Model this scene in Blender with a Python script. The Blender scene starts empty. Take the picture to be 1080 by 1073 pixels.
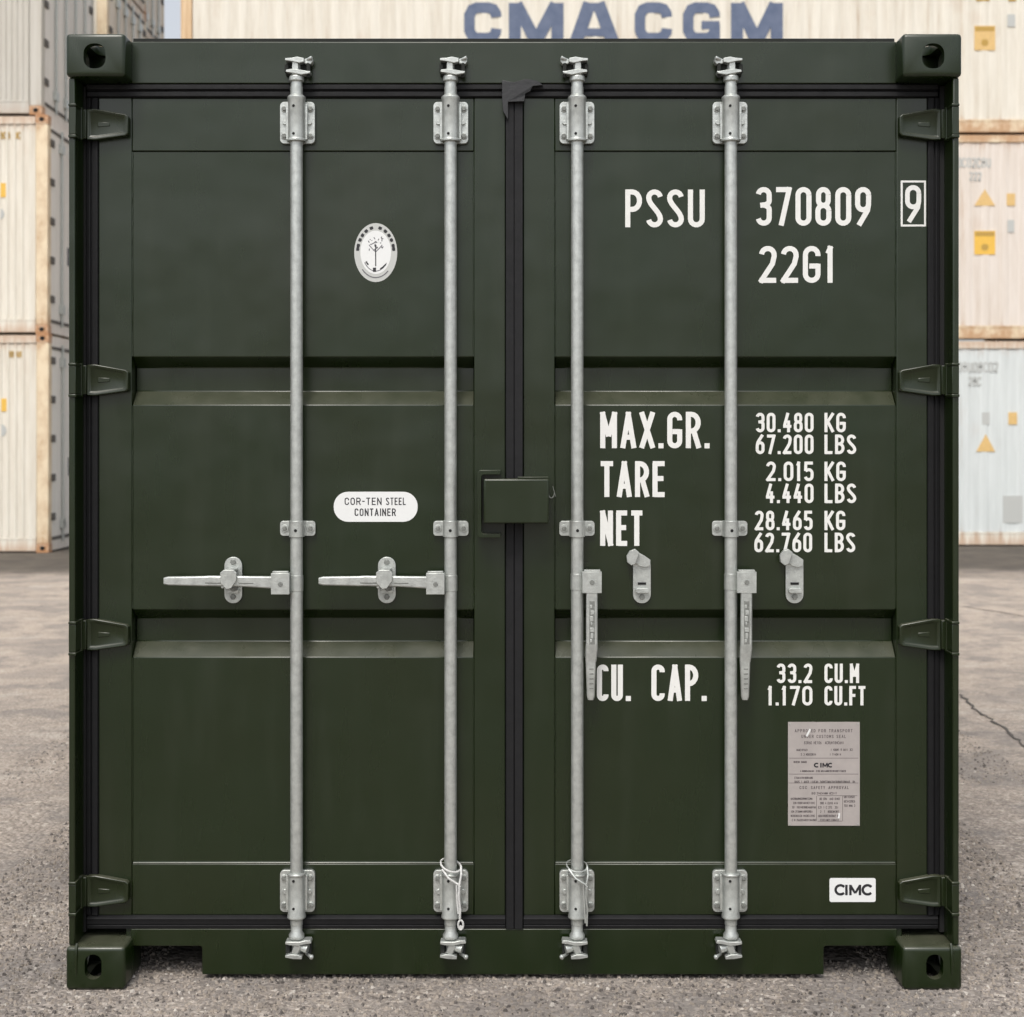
import bpy, bmesh, math, random
from mathutils import Vector, Matrix
random.seed(7)
R = math.radians
scene = bpy.context.scene
COL = scene.collection

# ------------------------------------------------------------------ camera, sky, sun, exposure
F = 1556.0            # focal length in photo pixels
CD = 4.0              # camera distance to the front plane of the castings
HC = (1045 - 464) / F * CD
cam_d = bpy.data.cameras.new('camera')
cam = bpy.data.objects.new('camera', cam_d); COL.objects.link(cam)
cam.location = (0, -CD, HC); cam.rotation_euler = (R(90), 0, 0)
cam_d.sensor_fit = 'HORIZONTAL'; cam_d.sensor_width = 36
cam_d.lens = F / 1080 * 36
cam_d.shift_x = -2 / 1080; cam_d.shift_y = -72.5 / 1080
cam_d.clip_start = 0.05; cam_d.clip_end = 2000
cam_d.dof.use_dof = True; cam_d.dof.focus_distance = CD + 0.06; cam_d.dof.aperture_fstop = 5.0
scene.camera = cam

SUN_EL, SUN_AZ = 56, 15      # elevation; degrees to the left of straight behind the camera
world = bpy.data.worlds.new('World'); scene.world = world; world.use_nodes = True
wn = world.node_tree.nodes; wl = world.node_tree.links
bg = wn['Background']
sky = wn.new('ShaderNodeTexSky'); sky.sky_type = 'NISHITA'; sky.sun_disc = False
sky.sun_elevation = R(SUN_EL); sky.sun_rotation = R(180 + SUN_AZ)
sky.air_density = 1.0; sky.dust_density = 3.0; sky.ozone_density = 1.0
hs = wn.new('ShaderNodeHueSaturation'); hs.inputs['Saturation'].default_value = 0.26
wl.new(sky.outputs[0], hs.inputs['Color'])
# thin cloud: the sky overhead is brighter than near the horizon
wt = wn.new('ShaderNodeTexCoord'); ws = wn.new('ShaderNodeSeparateXYZ'); wl.new(wt.outputs['Generated'], ws.inputs[0])
wm = wn.new('ShaderNodeMapRange'); wm.inputs[1].default_value = 0; wm.inputs[2].default_value = .9; wm.inputs[3].default_value = 1.3; wm.inputs[4].default_value = 2.6
wl.new(ws.outputs[2], wm.inputs[0])
wv = wn.new('ShaderNodeVectorMath'); wv.operation = 'SCALE'; wl.new(hs.outputs[0], wv.inputs[0]); wl.new(wm.outputs[0], wv.inputs['Scale'])
wl.new(wv.outputs[0], bg.inputs[0])
bg.inputs[1].default_value = 0.12
sd = bpy.data.lights.new('sun', 'SUN'); sd.energy = 1.5; sd.angle = R(14); sd.color = (1, .94, .85)
sun = bpy.data.objects.new('sun', sd); COL.objects.link(sun)
e, a = R(SUN_EL), R(SUN_AZ)
sdir = Vector((-math.sin(a) * math.cos(e), -math.cos(a) * math.cos(e), math.sin(e)))
sun.rotation_euler = sdir.to_track_quat('Z', 'Y').to_euler(); sun.location = (0, 0, 10)
scene.view_settings.view_transform = 'Standard'; scene.view_settings.look = 'None'
scene.view_settings.gamma = 1; scene.view_settings.exposure = -0.12

# ------------------------------------------------------------------ measuring
def X(px, y=0.0): return (px - 542) / F * (CD + y)
def Z(py, y=0.0): return HC - (py - 464) / F * (CD + y)
U = 1 / 389.0         # one photo pixel at the container's front

# ------------------------------------------------------------------ materials
def nodes(m):
    m.use_nodes = True
    nt = m.node_tree
    return nt, nt.nodes, nt.links, nt.nodes['Principled BSDF']
def simple(name, col, rough=.5, metal=0.0, vary=0.0, scale=20, bump=0.0, bscale=200, spec=.5, col2=None, blotch=None):
    m = bpy.data.materials.new(name)
    nt, n, l, p = nodes(m)
    p.inputs['Base Color'].default_value = (*col, 1); p.inputs['Roughness'].default_value = rough
    p.inputs['Metallic'].default_value = metal; p.inputs['Specular IOR Level'].default_value = spec
    tc = n.new('ShaderNodeTexCoord')
    if vary or col2:
        nz = n.new('ShaderNodeTexNoise'); nz.inputs['Scale'].default_value = scale; nz.inputs['Detail'].default_value = 6
        nz.inputs['Roughness'].default_value = .65
        l.new(tc.outputs['Object'], nz.inputs['Vector'])
        mr = n.new('ShaderNodeMapRange'); mr.inputs[1].default_value = .3; mr.inputs[2].default_value = .7
        l.new(nz.outputs[0], mr.inputs[0])
        mx = n.new('ShaderNodeMix'); mx.data_type = 'RGBA'
        c2 = col2 if col2 else tuple(c * (1 - vary) for c in col)
        mx.inputs[6].default_value = (*col, 1); mx.inputs[7].default_value = (*c2, 1)
        l.new(mr.outputs[0], mx.inputs[0]); l.new(mx.outputs[2], p.inputs['Base Color'])
        rr = n.new('ShaderNodeMapRange'); rr.inputs[3].default_value = rough * .85; rr.inputs[4].default_value = min(1, rough * 1.2)
        l.new(nz.outputs[0], rr.inputs[0]); l.new(rr.outputs[0], p.inputs['Roughness'])
    if bump:
        bn = n.new('ShaderNodeTexNoise'); bn.inputs['Scale'].default_value = bscale; bn.inputs['Detail'].default_value = 3
        l.new(tc.outputs['Object'], bn.inputs['Vector'])
        b = n.new('ShaderNodeBump'); b.inputs['Strength'].default_value = bump; b.inputs['Distance'].default_value = .002
        l.new(bn.outputs[0], b.inputs['Height']); l.new(b.outputs[0], p.inputs['Normal'])
    return m

def green_paint():
    m = bpy.data.materials.new('olive_green_paint')
    nt, n, l, p = nodes(m)
    tc = n.new('ShaderNodeTexCoord')
    nz = n.new('ShaderNodeTexNoise'); nz.inputs['Scale'].default_value = 2.2; nz.inputs['Detail'].default_value = 5
    l.new(tc.outputs['Object'], nz.inputs['Vector'])
    rp = n.new('ShaderNodeValToRGB')
    rp.color_ramp.elements[0].position = .3; rp.color_ramp.elements[0].color = (.0056, .0142, .0016, 1)
    rp.color_ramp.elements[1].position = .7; rp.color_ramp.elements[1].color = (.0085, .0150, .0024, 1)
    l.new(nz.outputs[0], rp.inputs[0])
    # faint pale dust runs, vertical
    mp = n.new('ShaderNodeMapping'); mp.inputs['Scale'].default_value = (11, 11, 1.8)
    l.new(tc.outputs['Object'], mp.inputs[0])
    st = n.new('ShaderNodeTexNoise'); st.inputs['Scale'].default_value = 1; st.inputs['Detail'].default_value = 7
    l.new(mp.outputs[0], st.inputs['Vector'])
    mr = n.new('ShaderNodeMapRange'); mr.inputs[1].default_value = .52; mr.inputs[2].default_value = .85; mr.inputs[4].default_value = .06
    l.new(st.outputs[0], mr.inputs[0])
    mx = n.new('ShaderNodeMix'); mx.data_type = 'RGBA'; mx.inputs[7].default_value = (.13, .135, .11, 1)
    l.new(mr.outputs[0], mx.inputs[0]); l.new(rp.outputs[0], mx.inputs[6])
    # dust tone on ledges and upward faces, paled to stand in for sky light
    ge = n.new('ShaderNodeNewGeometry'); gs = n.new('ShaderNodeSeparateXYZ'); l.new(ge.outputs['True Normal'], gs.inputs[0])
    dz = n.new('ShaderNodeMapRange'); dz.inputs[1].default_value = .25; dz.inputs[2].default_value = .9; dz.inputs[4].default_value = .62
    l.new(gs.outputs[2], dz.inputs[0])
    dn = n.new('ShaderNodeTexNoise'); dn.inputs['Scale'].default_value = 14; dn.inputs['Detail'].default_value = 6; l.new(tc.outputs['Object'], dn.inputs['Vector'])
    dr = n.new('ShaderNodeMapRange'); dr.inputs[1].default_value = .3; dr.inputs[2].default_value = .65; dr.inputs[3].default_value = .55; l.new(dn.outputs[0], dr.inputs[0])
    dm_ = n.new('ShaderNodeMath'); dm_.operation = 'MULTIPLY'; l.new(dz.outputs[0], dm_.inputs[0]); l.new(dr.outputs[0], dm_.inputs[1])
    md = n.new('ShaderNodeMix'); md.data_type = 'RGBA'; md.inputs[7].default_value = (.105, .105, .075, 1)
    l.new(dm_.outputs[0], md.inputs[0]); l.new(mx.outputs[2], md.inputs[6]); l.new(md.outputs[2], p.inputs['Base Color'])
    r2 = n.new('ShaderNodeMapRange'); r2.inputs[3].default_value = .24; r2.inputs[4].default_value = .32
    l.new(st.outputs[0], r2.inputs[0]); l.new(r2.outputs[0], p.inputs['Roughness'])
    b1 = n.new('ShaderNodeTexNoise'); b1.inputs['Scale'].default_value = 420; b1.inputs['Detail'].default_value = 2
    b2 = n.new('ShaderNodeTexNoise'); b2.inputs['Scale'].default_value = 3.5; b2.inputs['Detail'].default_value = 2
    for b in (b1, b2): l.new(tc.outputs['Object'], b.inputs['Vector'])
    bb = n.new('ShaderNodeBump'); bb.inputs['Strength'].default_value = .12; bb.inputs['Distance'].default_value = .001
    l.new(b1.outputs[0], bb.inputs['Height'])
    bc = n.new('ShaderNodeBump'); bc.inputs['Strength'].default_value = .35; bc.inputs['Distance'].default_value = .022
    l.new(b2.outputs[0], bc.inputs['Height']); l.new(bb.outputs[0], bc.inputs['Normal']); l.new(bc.outputs[0], p.inputs['Normal'])
    p.inputs['Specular IOR Level'].default_value = .54
    return m

def worn_white(name, base, dark_tone, rustcol=(.42, .20, .08), rust=.5, streak=(9, 9, .7), h=2.896, edge=.28, amount=.8):
    """old container paint: soft blotches, vertical runs, rust near the rails"""
    m = bpy.data.materials.new(name)
    nt, n, l, p = nodes(m)
    tc = n.new('ShaderNodeTexCoord')
    mp = n.new('ShaderNodeMapping'); mp.inputs['Scale'].default_value = streak
    l.new(tc.outputs['Object'], mp.inputs[0])
    a1 = n.new('ShaderNodeTexNoise'); a1.inputs['Scale'].default_value = 1; a1.inputs['Detail'].default_value = 8; a1.inputs['Roughness'].default_value = .7
    l.new(mp.outputs[0], a1.inputs['Vector'])
    a2 = n.new('ShaderNodeTexNoise'); a2.inputs['Scale'].default_value = 1.3; a2.inputs['Detail'].default_value = 6
    l.new(tc.outputs['Object'], a2.inputs['Vector'])
    m1 = n.new('ShaderNodeMapRange'); m1.inputs[1].default_value = .42; m1.inputs[2].default_value = .66; m1.inputs[4].default_value = amount
    l.new(a1.outputs[0], m1.inputs[0])
    mx = n.new('ShaderNodeMix'); mx.data_type = 'RGBA'; mx.inputs[6].default_value = (*base, 1); mx.inputs[7].default_value = (*dark_tone, 1)
    l.new(m1.outputs[0], mx.inputs[0])
    # rust: strongest at top and bottom of the box's height, broken up by noise
    sp = n.new('ShaderNodeSeparateXYZ'); l.new(tc.outputs['Object'], sp.inputs[0])
    lo = n.new('ShaderNodeMapRange'); lo.inputs[1].default_value = edge; lo.inputs[2].default_value = 0; l.new(sp.outputs[2], lo.inputs[0])
    hi = n.new('ShaderNodeMapRange'); hi.inputs[1].default_value = h - edge; hi.inputs[2].default_value = h; l.new(sp.outputs[2], hi.inputs[0])
    mxm = n.new('ShaderNodeMath'); mxm.operation = 'MAXIMUM'; l.new(lo.outputs[0], mxm.inputs[0]); l.new(hi.outputs[0], mxm.inputs[1])
    ad = n.new('ShaderNodeMath'); ad.operation = 'MULTIPLY_ADD'; ad.inputs[1].default_value = .35; l.new(mxm.outputs[0], ad.inputs[0]); l.new(a1.outputs[0], ad.inputs[2])
    th = n.new('ShaderNodeMapRange'); th.inputs[1].default_value = .60; th.inputs[2].default_value = .80; th.inputs[4].default_value = rust
    l.new(ad.outputs[0], th.inputs[0])
    sp2 = n.new('ShaderNodeMapRange'); sp2.inputs[1].default_value = .60; sp2.inputs[2].default_value = .72; sp2.inputs[4].default_value = rust * .35
    l.new(a2.outputs[0], sp2.inputs[0])
    mm = n.new('ShaderNodeMath'); mm.operation = 'MAXIMUM'; l.new(th.outputs[0], mm.inputs[0]); l.new(sp2.outputs[0], mm.inputs[1])
    m2 = n.new('ShaderNodeMix'); m2.data_type = 'RGBA'; m2.inputs[7].default_value = (*rustcol, 1)
    l.new(mm.outputs[0], m2.inputs[0]); l.new(mx.outputs[2], m2.inputs[6]); l.new(m2.outputs[2], p.inputs['Base Color'])
    p.inputs['Roughness'].default_value = .55
    return m

def ground_mat():
    m = bpy.data.materials.new('worn_asphalt_gravel')
    nt, n, l, p = nodes(m)
    tc = n.new('ShaderNodeTexCoord')
    def noise(s, d=4, r=.6, src=None):
        q = n.new('ShaderNodeTexNoise'); q.inputs['Scale'].default_value = s; q.inputs['Detail'].default_value = d; q.inputs['Roughness'].default_value = r
        l.new(src or tc.outputs['Object'], q.inputs['Vector']); return q.outputs[0]
    def ramp(src, *st):
        q = n.new('ShaderNodeValToRGB'); cr = q.color_ramp
        cr.elements[0].position, cr.elements[0].color = st[0][0], (*st[0][1], 1)
        cr.elements[1].position, cr.elements[1].color = st[-1][0], (*st[-1][1], 1)
        for pos, c in st[1:-1]: cr.elements.new(pos).color = (*c, 1)
        l.new(src, q.inputs[0]); return q.outputs[0]
    def mix(f, A, B, mode='MIX'):
        q = n.new('ShaderNodeMix'); q.data_type = 'RGBA'; q.blend_type = mode
        if isinstance(f, float): q.inputs[0].default_value = f
        else: l.new(f, q.inputs[0])
        for s, v in ((6, A), (7, B)):
            if isinstance(v, tuple): q.inputs[s].default_value = (*v, 1)
            else: l.new(v, q.inputs[s])
        return q.outputs[2]
    def mr(src, a, b, c=0, d=1):
        q = n.new('ShaderNodeMapRange'); q.inputs[1].default_value = a; q.inputs[2].default_value = b; q.inputs[3].default_value = c; q.inputs[4].default_value = d
        l.new(src, q.inputs[0]); return q.outputs[0]
    # stones
    vo = n.new('ShaderNodeTexVoronoi'); vo.inputs['Scale'].default_value = 60; l.new(tc.outputs['Object'], vo.inputs['Vector'])
    sep = n.new('ShaderNodeSeparateColor'); l.new(vo.outputs['Color'], sep.inputs[0])
    vs = n.new('ShaderNodeTexVoronoi'); vs.inputs['Scale'].default_value = 120; l.new(tc.outputs['Object'], vs.inputs['Vector'])
    sep2 = n.new('ShaderNodeSeparateColor'); l.new(vs.outputs['Color'], sep2.inputs[0])
    stone = ramp(sep.outputs[0], (0, (.07, .06, .055)), (.3, (.23, .200, .175)), (.7, (.37, .325, .285)), (.9, (.50, .44, .39)), (1, (.80, .73, .64)))
    fine = ramp(sep2.outputs[1], (0, (.10, .085, .08)), (.5, (.30, .265, .235)), (1, (.55, .49, .43)))
    base = mix(.5, stone, fine)
    # edges between stones darker: real gaps
    gap = mr(vo.outputs['Distance'], .0, .55, 1.12, .72)
    g3 = n.new('ShaderNodeCombineColor')
    for i in range(3): l.new(gap, g3.inputs[i])
    base = mix(1.0, base, g3.outputs[0], 'MULTIPLY')
    # worn, dusty tan areas and greyer patches
    big = noise(.35, 6, .6)
    mid = noise(1.6, 7, .7)
    sp = n.new('ShaderNodeSeparateXYZ'); l.new(tc.outputs['Object'], sp.inputs[0])
    far = mr(sp.outputs[1], .2, 5.0)
    f1 = n.new('ShaderNodeMath'); f1.operation = 'MULTIPLY_ADD'; f1.inputs[1].default_value = .70; l.new(far, f1.inputs[0]); 
    dm = mr(big, .35, .7, -.05, .35); l.new(dm, f1.inputs[2])
    cl = n.new('ShaderNodeClamp'); l.new(f1.outputs[0], cl.inputs[0])
    dust = ramp(mid, (.3, (.40, .33, .265)), (.5, (.50, .415, .335)), (.75, (.62, .51, .405)))
    base = mix(cl.outputs[0], base, mix(.30, dust, base))
    patch = mr(mid, .47, .66)
    base = mix(mr(mid, .49, .58, 0.0, .60), base, (.17, .158, .150))
    base = mix(mr(mid, .46, .36, 0, .5), base, (.50, .45, .395))
    base = mix(mr(noise(5.5, 6, .75), .52, .64, 0, .5), base, (.13, .118, .11))
    # long streaks left by tyres and water
    mp = n.new('ShaderNodeMapping'); mp.inputs['Scale'].default_value = (.5, 1.1, 1); mp.inputs['Rotation'].default_value = (0, 0, R(14))
    l.new(tc.outputs['Object'], mp.inputs[0])
    stv = noise(1.5, 6, .65, mp.outputs[0])
    base = mix(mr(stv, .52, .62, 0, .5), base, (.22, .195, .175))
    # dark brown band along the foot of the stacks, with a noisy edge
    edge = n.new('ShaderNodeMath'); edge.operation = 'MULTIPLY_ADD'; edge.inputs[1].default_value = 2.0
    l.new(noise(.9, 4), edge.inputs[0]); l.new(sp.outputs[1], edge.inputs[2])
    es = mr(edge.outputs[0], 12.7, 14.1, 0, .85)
    dark_tone = ramp(noise(3.0, 5), (.3, (.03, .026, .022)), (.7, (.075, .064, .05)))
    base = mix(es, base, dark_tone)
    l.new(base, p.inputs['Base Color'])
    p.inputs['Roughness'].default_value = .9; p.inputs['Specular IOR Level'].default_value = .25
    b = n.new('ShaderNodeBump'); b.inputs['Strength'].default_value = 1.0; b.inputs['Distance'].default_value = .006
    inv = n.new('ShaderNodeMath'); inv.operation = 'SUBTRACT'; inv.inputs[0].default_value = 1; l.new(vo.outputs['Distance'], inv.inputs[1])
    l.new(inv.outputs[0], b.inputs['Height'])
    b2 = n.new('ShaderNodeBump'); b2.inputs['Strength'].default_value = .6; b2.inputs['Distance'].default_value = .03
    l.new(noise(4, 6), b2.inputs['Height']); l.new(b.outputs[0], b2.inputs['Normal']); l.new(b2.outputs[0], p.inputs['Normal'])
    return m

GREEN = green_paint()
ZINC = simple('galvanised_steel', (.60, .625, .595), .36, .65, .34, 45, .35, 260)
ZINC_D = simple('dull_zinc', (.26, .27, .25), .5, .3, .5, 160, .3, 300)
RUBBER = simple('black_rubber', (.010, .010, .011), .6, 0, .35, 30, .3, 90, spec=.28)
BLACK = simple('dark_hole', (.004, .004, .004), .9)
DARKG = simple('dark_underside', (.010, .012, .009), .8, 0, .3, 10)
WHITE = simple('white_lettering_paint', (.72, .72, .69), .5, 0, .07, 60)
STICK = simple('white_vinyl', (.72, .73, .72), .4, 0, .04, 20)
INK = simple('black_ink', (.015, .015, .018), .5)
GINK = simple('grey_ink', (.13, .13, .14), .6)
GREYL = simple('pale_grey_ink', (.47, .48, .46), .6)
PLATE = simple('aluminium_plate', (.47, .43, .41), .42, .35, .18, 14, .2, 60)
PLATET = simple('engraved_ink', (.10, .085, .085), .6)
WIRE = simple('white_wire', (.62, .62, .60), .45, 0, .3, 90)
CREAM = worn_white('cream_container_paint', (.73, .69, .60), (.57, .515, .42), rust=.5)
CREAM_R = worn_white('rusty_cream_rail', (.74, .62, .44), (.50, .34, .20), rust=.6, amount=.75, streak=(5, 5, 3))
GREYW = worn_white('grey_white_container_paint', (.54, .515, .46), (.42, .39, .33), rust=.2)
BLUEW = worn_white('cool_white_container_paint', (.64, .675, .665), (.52, .55, .54), rust=.25)
PINKW = worn_white('pinkish_cream_paint', (.71, .645, .58), (.58, .50, .42), rust=.45)
ENDG = worn_white('grey_door_paint', (.80, .77, .72), (.66, .63, .58), rust=.15)
RUSTY = worn_white('rusty_casting', (.66, .52, .38), (.26, .12, .05), rust=.9, amount=.9, streak=(30, 30, 30))
ORANGE = worn_white('orange_rust_post', (.70, .52, .32), (.42, .22, .09), rust=.9, amount=.9, streak=(22, 22, .6))
HINGEG = simple('dark_hinge_paint', (.12, .11, .10), .7, 0, .3, 20)
YEL = simple('yellow_sticker', (.82, .50, .08), .5, 0, .15, 30)
YEL_O = simple('amber_sticker', (.74, .50, .20), .5, 0, .2, 30)
BLUE = simple('faded_blue_lettering', (.075, .105, .18), .6, 0, .35, 6, col2=(.13, .16, .24))

# ------------------------------------------------------------------ mesh helpers
class MB:
    def __init__(s): s.bm = bmesh.new(); s.mi = 0
    def face(s, vs):
        f = s.bm.faces.new(vs); f.material_index = s.mi; return f
    def box(s, x0, x1, y0, y1, z0, z1):
        if x0 > x1: x0, x1 = x1, x0
        if y0 > y1: y0, y1 = y1, y0
        if z0 > z1: z0, z1 = z1, z0
        v = [s.bm.verts.new(c) for c in ((x0,y0,z0),(x1,y0,z0),(x1,y1,z0),(x0,y1,z0),(x0,y0,z1),(x1,y0,z1),(x1,y1,z1),(x0,y1,z1))]
        for q in ((0,3,2,1),(4,5,6,7),(0,1,5,4),(1,2,6,5),(2,3,7,6),(3,0,4,7)): s.face([v[i] for i in q])
        return s
    def loft(s, loops, cap=True, closed=True):
        rings = [[s.bm.verts.new(c) for c in lp] for lp in loops]
        n = len(rings[0])
        for A, B in zip(rings, rings[1:]):
            for i in range(n if closed else n - 1):
                j = (i + 1) % n; s.face((A[i], A[j], B[j], B[i]))
        if cap: s.face(rings[0][::-1]); s.face(rings[-1])
        return s
    def prism(s, pts, y0, y1):           # polygon in XZ, along y
        return s.loft([[(x, y0, z) for x, z in pts], [(x, y1, z) for x, z in pts]])
    def ex_x(s, pts, x0, x1):            # polygon (y,z), along x
        return s.loft([[(x0, y, z) for y, z in pts], [(x1, y, z) for y, z in pts]])
    def ex_z(s, pts, z0, z1):            # polygon (x,y), along z
        return s.loft([[(x, y, z0) for x, y in pts], [(x, y, z1) for x, y in pts]])
    def cyl(s, c, r, h, axis='z', n=20, r2=None):
        r2 = r if r2 is None else r2
        L = []
        for k, rr in ((0, r), (1, r2)):
            lp = []
            for i in range(n):
                t = 2 * math.pi * i / n; u, v = rr * math.cos(t), rr * math.sin(t)
                if axis == 'z': lp.append((c[0] + u, c[1] + v, c[2] + h * k))
                elif axis == 'y': lp.append((c[0] + u, c[1] + h * k, c[2] + v))
                else: lp.append((c[0] + h * k, c[1] + u, c[2] + v))
            L.append(lp)
        return s.loft(L)
    def lathe(s, prof, cx=0, cy=0, n=24):  # [(r,z)] about z
        return s.loft([[(cx + r * math.cos(2*math.pi*i/n), cy + r * math.sin(2*math.pi*i/n), z) for i in range(n)] for r, z in prof])
    def tube(s, pts, r, n=8):
        pts = [Vector(p) for p in pts]; L = []
        up = Vector((0, 1, .13)).normalized()
        for i, p in enumerate(pts):
            d = (pts[min(i+1, len(pts)-1)] - pts[max(i-1, 0)]).normalized()
            a_ = d.cross(up)
            if a_.length < 1e-4: a_ = d.cross(Vector((1, 0, 0)))
            a_.normalize(); b_ = d.cross(a_)
            rr = r[i] if isinstance(r, (list, tuple)) else r
            L.append([tuple(p + a_ * rr * math.cos(2*math.pi*k/n) + b_ * rr * math.sin(2*math.pi*k/n)) for k in range(n)])
        return s.loft(L)
    def build(s, name, mats, parent=None, loc=(0, 0, 0), bevel=0, smooth=True, seg=2):
        bmesh.ops.recalc_face_normals(s.bm, faces=s.bm.faces)
        me = bpy.data.meshes.new(name); s.bm.to_mesh(me); s.bm.free()
        for m in (mats if isinstance(mats, (list, tuple)) else [mats]): me.materials.append(m)
        o = bpy.data.objects.new(name, me); COL.objects.link(o)
        o.location = loc
        if parent: o.parent = parent
        if smooth:
            me.shade_smooth()
            me.set_sharp_from_angle(angle=R(35))
        if bevel:
            b = o.modifiers.new('bevel', 'BEVEL'); b.width = bevel; b.segments = seg; b.limit_method = 'ANGLE'; b.angle_limit = R(35)
            b.harden_normals = False
        return o

def tag(o, label=None, cat=None, group=None, kind=None):
    if label: o['label'] = label
    if cat: o['category'] = cat
    if group: o['group'] = group
    if kind: o['kind'] = kind
    return o
def empty(name, loc=(0, 0, 0)):
    o = bpy.data.objects.new(name, None); COL.objects.link(o); o.location = loc; o.empty_display_size = .2; return o
def kids(o): return [c for c in bpy.data.objects if c.parent == o]
def copy_tree(o, parent=None, loc=None):
    c = o.copy(); COL.objects.link(c); c.parent = parent
    if loc is not None: c.location = loc
    for ch in kids(o): copy_tree(ch, c)
    return c
def rrect(x0, x1, z0, z1, r, n=5):
    p = []
    for cx, cz, a0 in ((x1-r, z1-r, 0), (x0+r, z1-r, 90), (x0+r, z0+r, 180), (x1-r, z0+r, 270)):
        for i in range(n + 1):
            t = R(a0 + 90 * i / n); p.append((cx + r*math.cos(t), cz + r*math.sin(t)))
    return p
def ell(cx, cz, rx, rz, n=48, a0=0, a1=360):
    full = abs(a1 - a0) >= 360
    return [(cx + rx*math.cos(R(a0 + (a1-a0)*i/(n if full else n-1))), cz + rz*math.sin(R(a0 + (a1-a0)*i/(n if full else n-1)))) for i in range(n)]

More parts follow.
